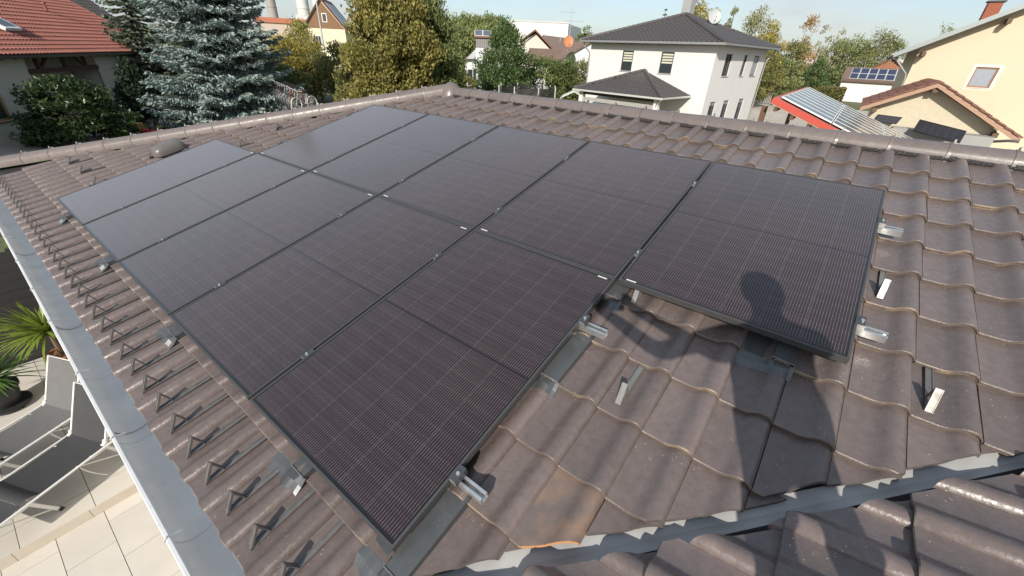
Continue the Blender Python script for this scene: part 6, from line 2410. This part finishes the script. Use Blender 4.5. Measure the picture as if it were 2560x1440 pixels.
# tall thuja screen
for i, (px, yt, d, r, m, lab, n) in enumerate(((925, -60, 29, 1.55, thuja_y, 'tall golden-brown thuja, left one of the thuja screen', 30000), (1000, -45, 30, 1.55, thuja_y, 'tall golden-olive thuja in the middle of the thuja screen', 30000), (1072, -8, 32, 1.55, thuja_g, 'tall green thuja at the right end of the thuja screen', 26000), (870, 118, 31, 1.0, olive_l, 'low shrub at the left foot of the thuja screen', 7000), (1110, 130, 33, 1.1, hedge_l, 'green bush at the right foot of the thuja screen', 8000))):
    p = at(px, yt, d)
    tree('thuja' if n > 10000 else 'garden_shrub', lab, 'tree' if n > 10000 else 'shrub', p.x, p.y, GZ, p.z - GZ, r * 1.15, r * 1.15, .2, n, .19, m, 41 + i, 'column' if n > 10000 else 'egg', clumps=260 if n > 10000 else 80, spread=.19, aspect=2.0, fill=.55, up=.9, group='thuja screen behind the hip' if n > 10000 else None)

# round hornbeam and clipped bushes behind the ridge
p = at(1266, 52, 42)
tree('round_hornbeam', 'dense dark green rounded tree in front of the brown roofs', 'tree', p.x, p.y, GZ, p.z - GZ, 2.3, 2.3, .3, 26000, .19, horn_l, 51, 'egg', clumps=190, spread=.16, fill=.6, up=.5)
for i, (px, yt, d, r, m, lab, n) in enumerate(((1360, 152, 44, 1.9, hedge_l, 'rounded green bush right of the hornbeam', 9000), (1410, 148, 44, 1.6, hedge_l, 'yellow-green bush behind the trampoline', 8000), (1452, 158, 46, 1.7, olive_l, 'leafy bush touching the corner of the white house', 8000), (1240, 175, 41, 1.6, horn_l, 'dark bush at the left foot of the hornbeam', 8000), (1170, 195, 46, 1.2, olive_l, 'small loose bush in front of the bungalow', 4000), (1142, 150, 50, 1.1, hedge_l, 'thin green bush beside the bungalow wall', 4000), (1430, 140, 49, 1.0, horn_l, 'small dark treetop above the bushes', 3000))):
    p = at(px, yt, d)
    tree('garden_bush', lab, 'bush', p.x, p.y, GZ, p.z - GZ, r, r, .1, n, .19, m, 61 + i, 'round' if i != 6 else 'egg', clumps=80, spread=.2, group='bushes behind the ridge')

# poplars on the horizon
for i, (px, yt, r) in enumerate(((1112, 42, 4.2), (1140, 45, 4.5), (1168, 40, 4.6), (1195, 44, 4.6), (1222, 42, 4.5), (1250, 45, 4.3), (1100, 70, 4), (1155, 66, 4.5), (1210, 68, 4.5))):
    p = at(px, yt, 150 - 12 * (i > 5))
    tree('poplar', f'pale green poplar on the horizon, {["leftmost", "second", "third", "fourth", "fifth", "rightmost", "front left", "front middle", "front right"][i]} of the row', 'tree', p.x, p.y, GZ, p.z - GZ, r, r, 1.0, 4200, .75, far_l, 71 + i, 'column', clumps=60, spread=.2, fill=.4, up=.8, group='poplars on the horizon', trunk=True)

# trees right of the white house
sp = [(1752, 8, 62, 2.6, gold_l, 'egg', 6000, .26, 'yellow-green tree behind the white house chimney'),
      (1790, 30, 66, 2.0, far_l, 'egg', 3600, .26, 'pale leafy tree behind the grey satellite dish'),
      (1838, 22, 70, 1.6, birch_l, 'egg', 1500, .26, 'thin see-through tree left of the birch'),
      (1908, 4, 74, 2.7, birch_l, 'egg', 5200, .30, 'tall weeping birch behind the white house roof'),
      (1938, 52, 64, 2.3, gold_l, 'egg', 6500, .24, 'golden autumn tree right of the white house eaves'),
      (1925, 130, 60, 1.9, olive_l, 'egg', 4500, .24, 'olive tree beside the white house downpipe'),
      (1968, 150, 66, 2.2, far_l, 'round', 4500, .24, 'low green tree in front of the commercial hall'),
      (2030, 42, 82, 2.3, oran_l, 'egg', 2600, .30, 'orange-brown autumn tree with bare twigs'),
      (2068, 62, 84, 2.0, birch_l, 'egg', 1400, .30, 'pale bare-twigged tree right of the orange tree'),
      (2108, 78, 110, 2.3, birch_l, 'egg', 900, .30, 'nearly bare thin tree above the white hall'),
      (1996, 108, 80, 2.6, olive_l, 'round', 4500, .28, 'olive tree below the orange tree'),
      (2052, 152, 74, 1.8, horn_l, 'egg', 4000, .24, 'dark green rounded tree in front of the commercial hall'),
      (2095, 110, 112, 3.8, far_l, 'round', 5000, .32, 'green broad tree left of the tallest green tree'),
      (2150, 92, 112, 4.3, far_l, 'round', 5600, .32, 'broad green tree above the white shed roof'),
      (2208, 74, 114, 4.7, olive_l, 'dome', 6500, .32, 'largest green tree behind the wooden barn'),
      (2240, 104, 116, 3.3, far_l, 'round', 4200, .32, 'green tree just left of the yellow house eaves')]
for i, (px, yt, d, r, m, shp, n, sz, lab) in enumerate(sp):
    p = at(px, yt, d)
    w_ = 'birch' if 'birch' in lab and 'left of the birch' not in lab else 'deciduous_tree'
    tree(w_, lab, 'tree', p.x, p.y, GZ, p.z - GZ, r, r, 1.2, n, sz, m, 91 + i, shp, clumps=60 if n > 2500 else 34, spread=.18 if n > 2500 else .14, fill=.3, group='trees beyond the white house', tmat=birch_bark if w_ == 'birch' else bark, droop=.9 if w_ == 'birch' else 0)
p = at(1666, 18, 95)
spruce('small_spruce', 'thin dark spruce tip behind the white house roof', p.x, p.y, p.z - GZ, 2.0, 120, 14, blue_d, .4, 3.0)
p = at(1468, 66, 90)
tree('deciduous_tree', 'small tree left of the white house roof edge', 'tree', p.x, p.y, GZ, p.z - GZ, 2.3, 2.3, 1, 3500, .34, hedge_l, 121, 'egg', clumps=40)
p = at(2375, 55, 120)
tree('deciduous_tree', 'bare twiggy treetop over the yellow house roof', 'tree', p.x, p.y, GZ, p.z - GZ, 2.6, 2.6, 4, 900, .35, birch_l, 122, 'egg', clumps=40)
# trimmed hedge
h0, h1 = at(1895, 230, 74), at(2112, 232, 74)
rng = np.random.default_rng(5)
hd = np.array([h1.x - h0.x, h1.y - h0.y])
hl = np.linalg.norm(hd); hn = np.array([-hd[1], hd[0]]) / hl
ht = at(2000, 214, 74).z
t = thing('trimmed_hedge', ((h0.x + h1.x) / 2, (h0.y + h1.y) / 2, GZ), 'long trimmed green and rust hedge left of the red carport', 'hedge')
n = 16000
s_, w_, z_ = rng.uniform(0, 1, n), rng.uniform(-.7, .7, n), rng.uniform(0, 1, n)
fc = rng.uniform(0, 1, n)
z_ = np.where(fc < .4, 1.0 + rng.normal(0, .03, n), z_)
w_ = np.where(fc >= .4, np.sign(rng.normal(size=n)) * .7 + rng.normal(0, .06, n), w_)
Pt = np.stack([h0.x + hd[0] * s_ + hn[0] * w_, h0.y + hd[1] * s_ + hn[1] * w_, GZ + z_ * (ht - GZ)], 1)
np_leaves('foliage', Pt, rng.normal(size=(n, 3)), rng.uniform(.14, .3, n), rng.uniform(.08, .15, n), leaf_mat('hedge_mixed', (0.087, 0.109, 0.036), (0.232, 0.203, 0.072), (0.377, 0.203, 0.102)), t, rng)
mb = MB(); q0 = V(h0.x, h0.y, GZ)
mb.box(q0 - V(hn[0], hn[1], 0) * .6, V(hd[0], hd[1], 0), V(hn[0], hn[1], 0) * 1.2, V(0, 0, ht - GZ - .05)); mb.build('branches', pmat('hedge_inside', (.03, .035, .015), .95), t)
# distant wooded hill and scrub that closes the horizon
n = 26000
ang = rng.uniform(-.30, 1.55, n)
dist = rng.uniform(330, 620, n)
hgt = 6 + 12 * np.exp(-((ang + .12) / .10) ** 2) + 4 * np.sin(ang * 9) ** 2
X = CAM.x + dist * np.cos(ang); Y = CAM.y + dist * np.sin(ang)
Z = GZ + rng.uniform(0, 1, n) ** .7 * hgt * (dist / 480)
w = np_leaves('far_woodland', np.stack([X, Y, Z], 1), rng.normal(size=(n, 3)) + np.array([0, 0, .6]), rng.uniform(3, 6.5, n), rng.uniform(2.4, 4.5, n), leaf_mat('woodland_leaf', (0.080, 0.109, 0.051), (0.167, 0.196, 0.094), rough=.7), None, rng)
w['kind'] = 'stuff'
w['label'] = 'far woodland and wooded hill along the horizon'
# grass tufts on the lawn by the house and mower
n = 30000
X = np.concatenate([rng.uniform(-9, .1, n // 3), rng.uniform(4, 20, n - n // 3)]); Y = np.concatenate([rng.uniform(2.9, 18, n // 3), rng.uniform(17, 33, n - n // 3)])
Pt = np.stack([X, Y, np.full(n, GZ - .02)], 1)
g = np_leaves('grass', Pt, rng.normal(size=(n, 3)) * .5 + np.array([0, 0, 1.0]), rng.uniform(.08, .2, n), rng.uniform(.015, .03, n), leaf_mat('grass_blade', (0.080, 0.138, 0.029), (0.232, 0.246, 0.072), rough=.6), None, rng)
g['kind'] = 'stuff'
g['label'] = 'uneven green and straw coloured lawn grass'
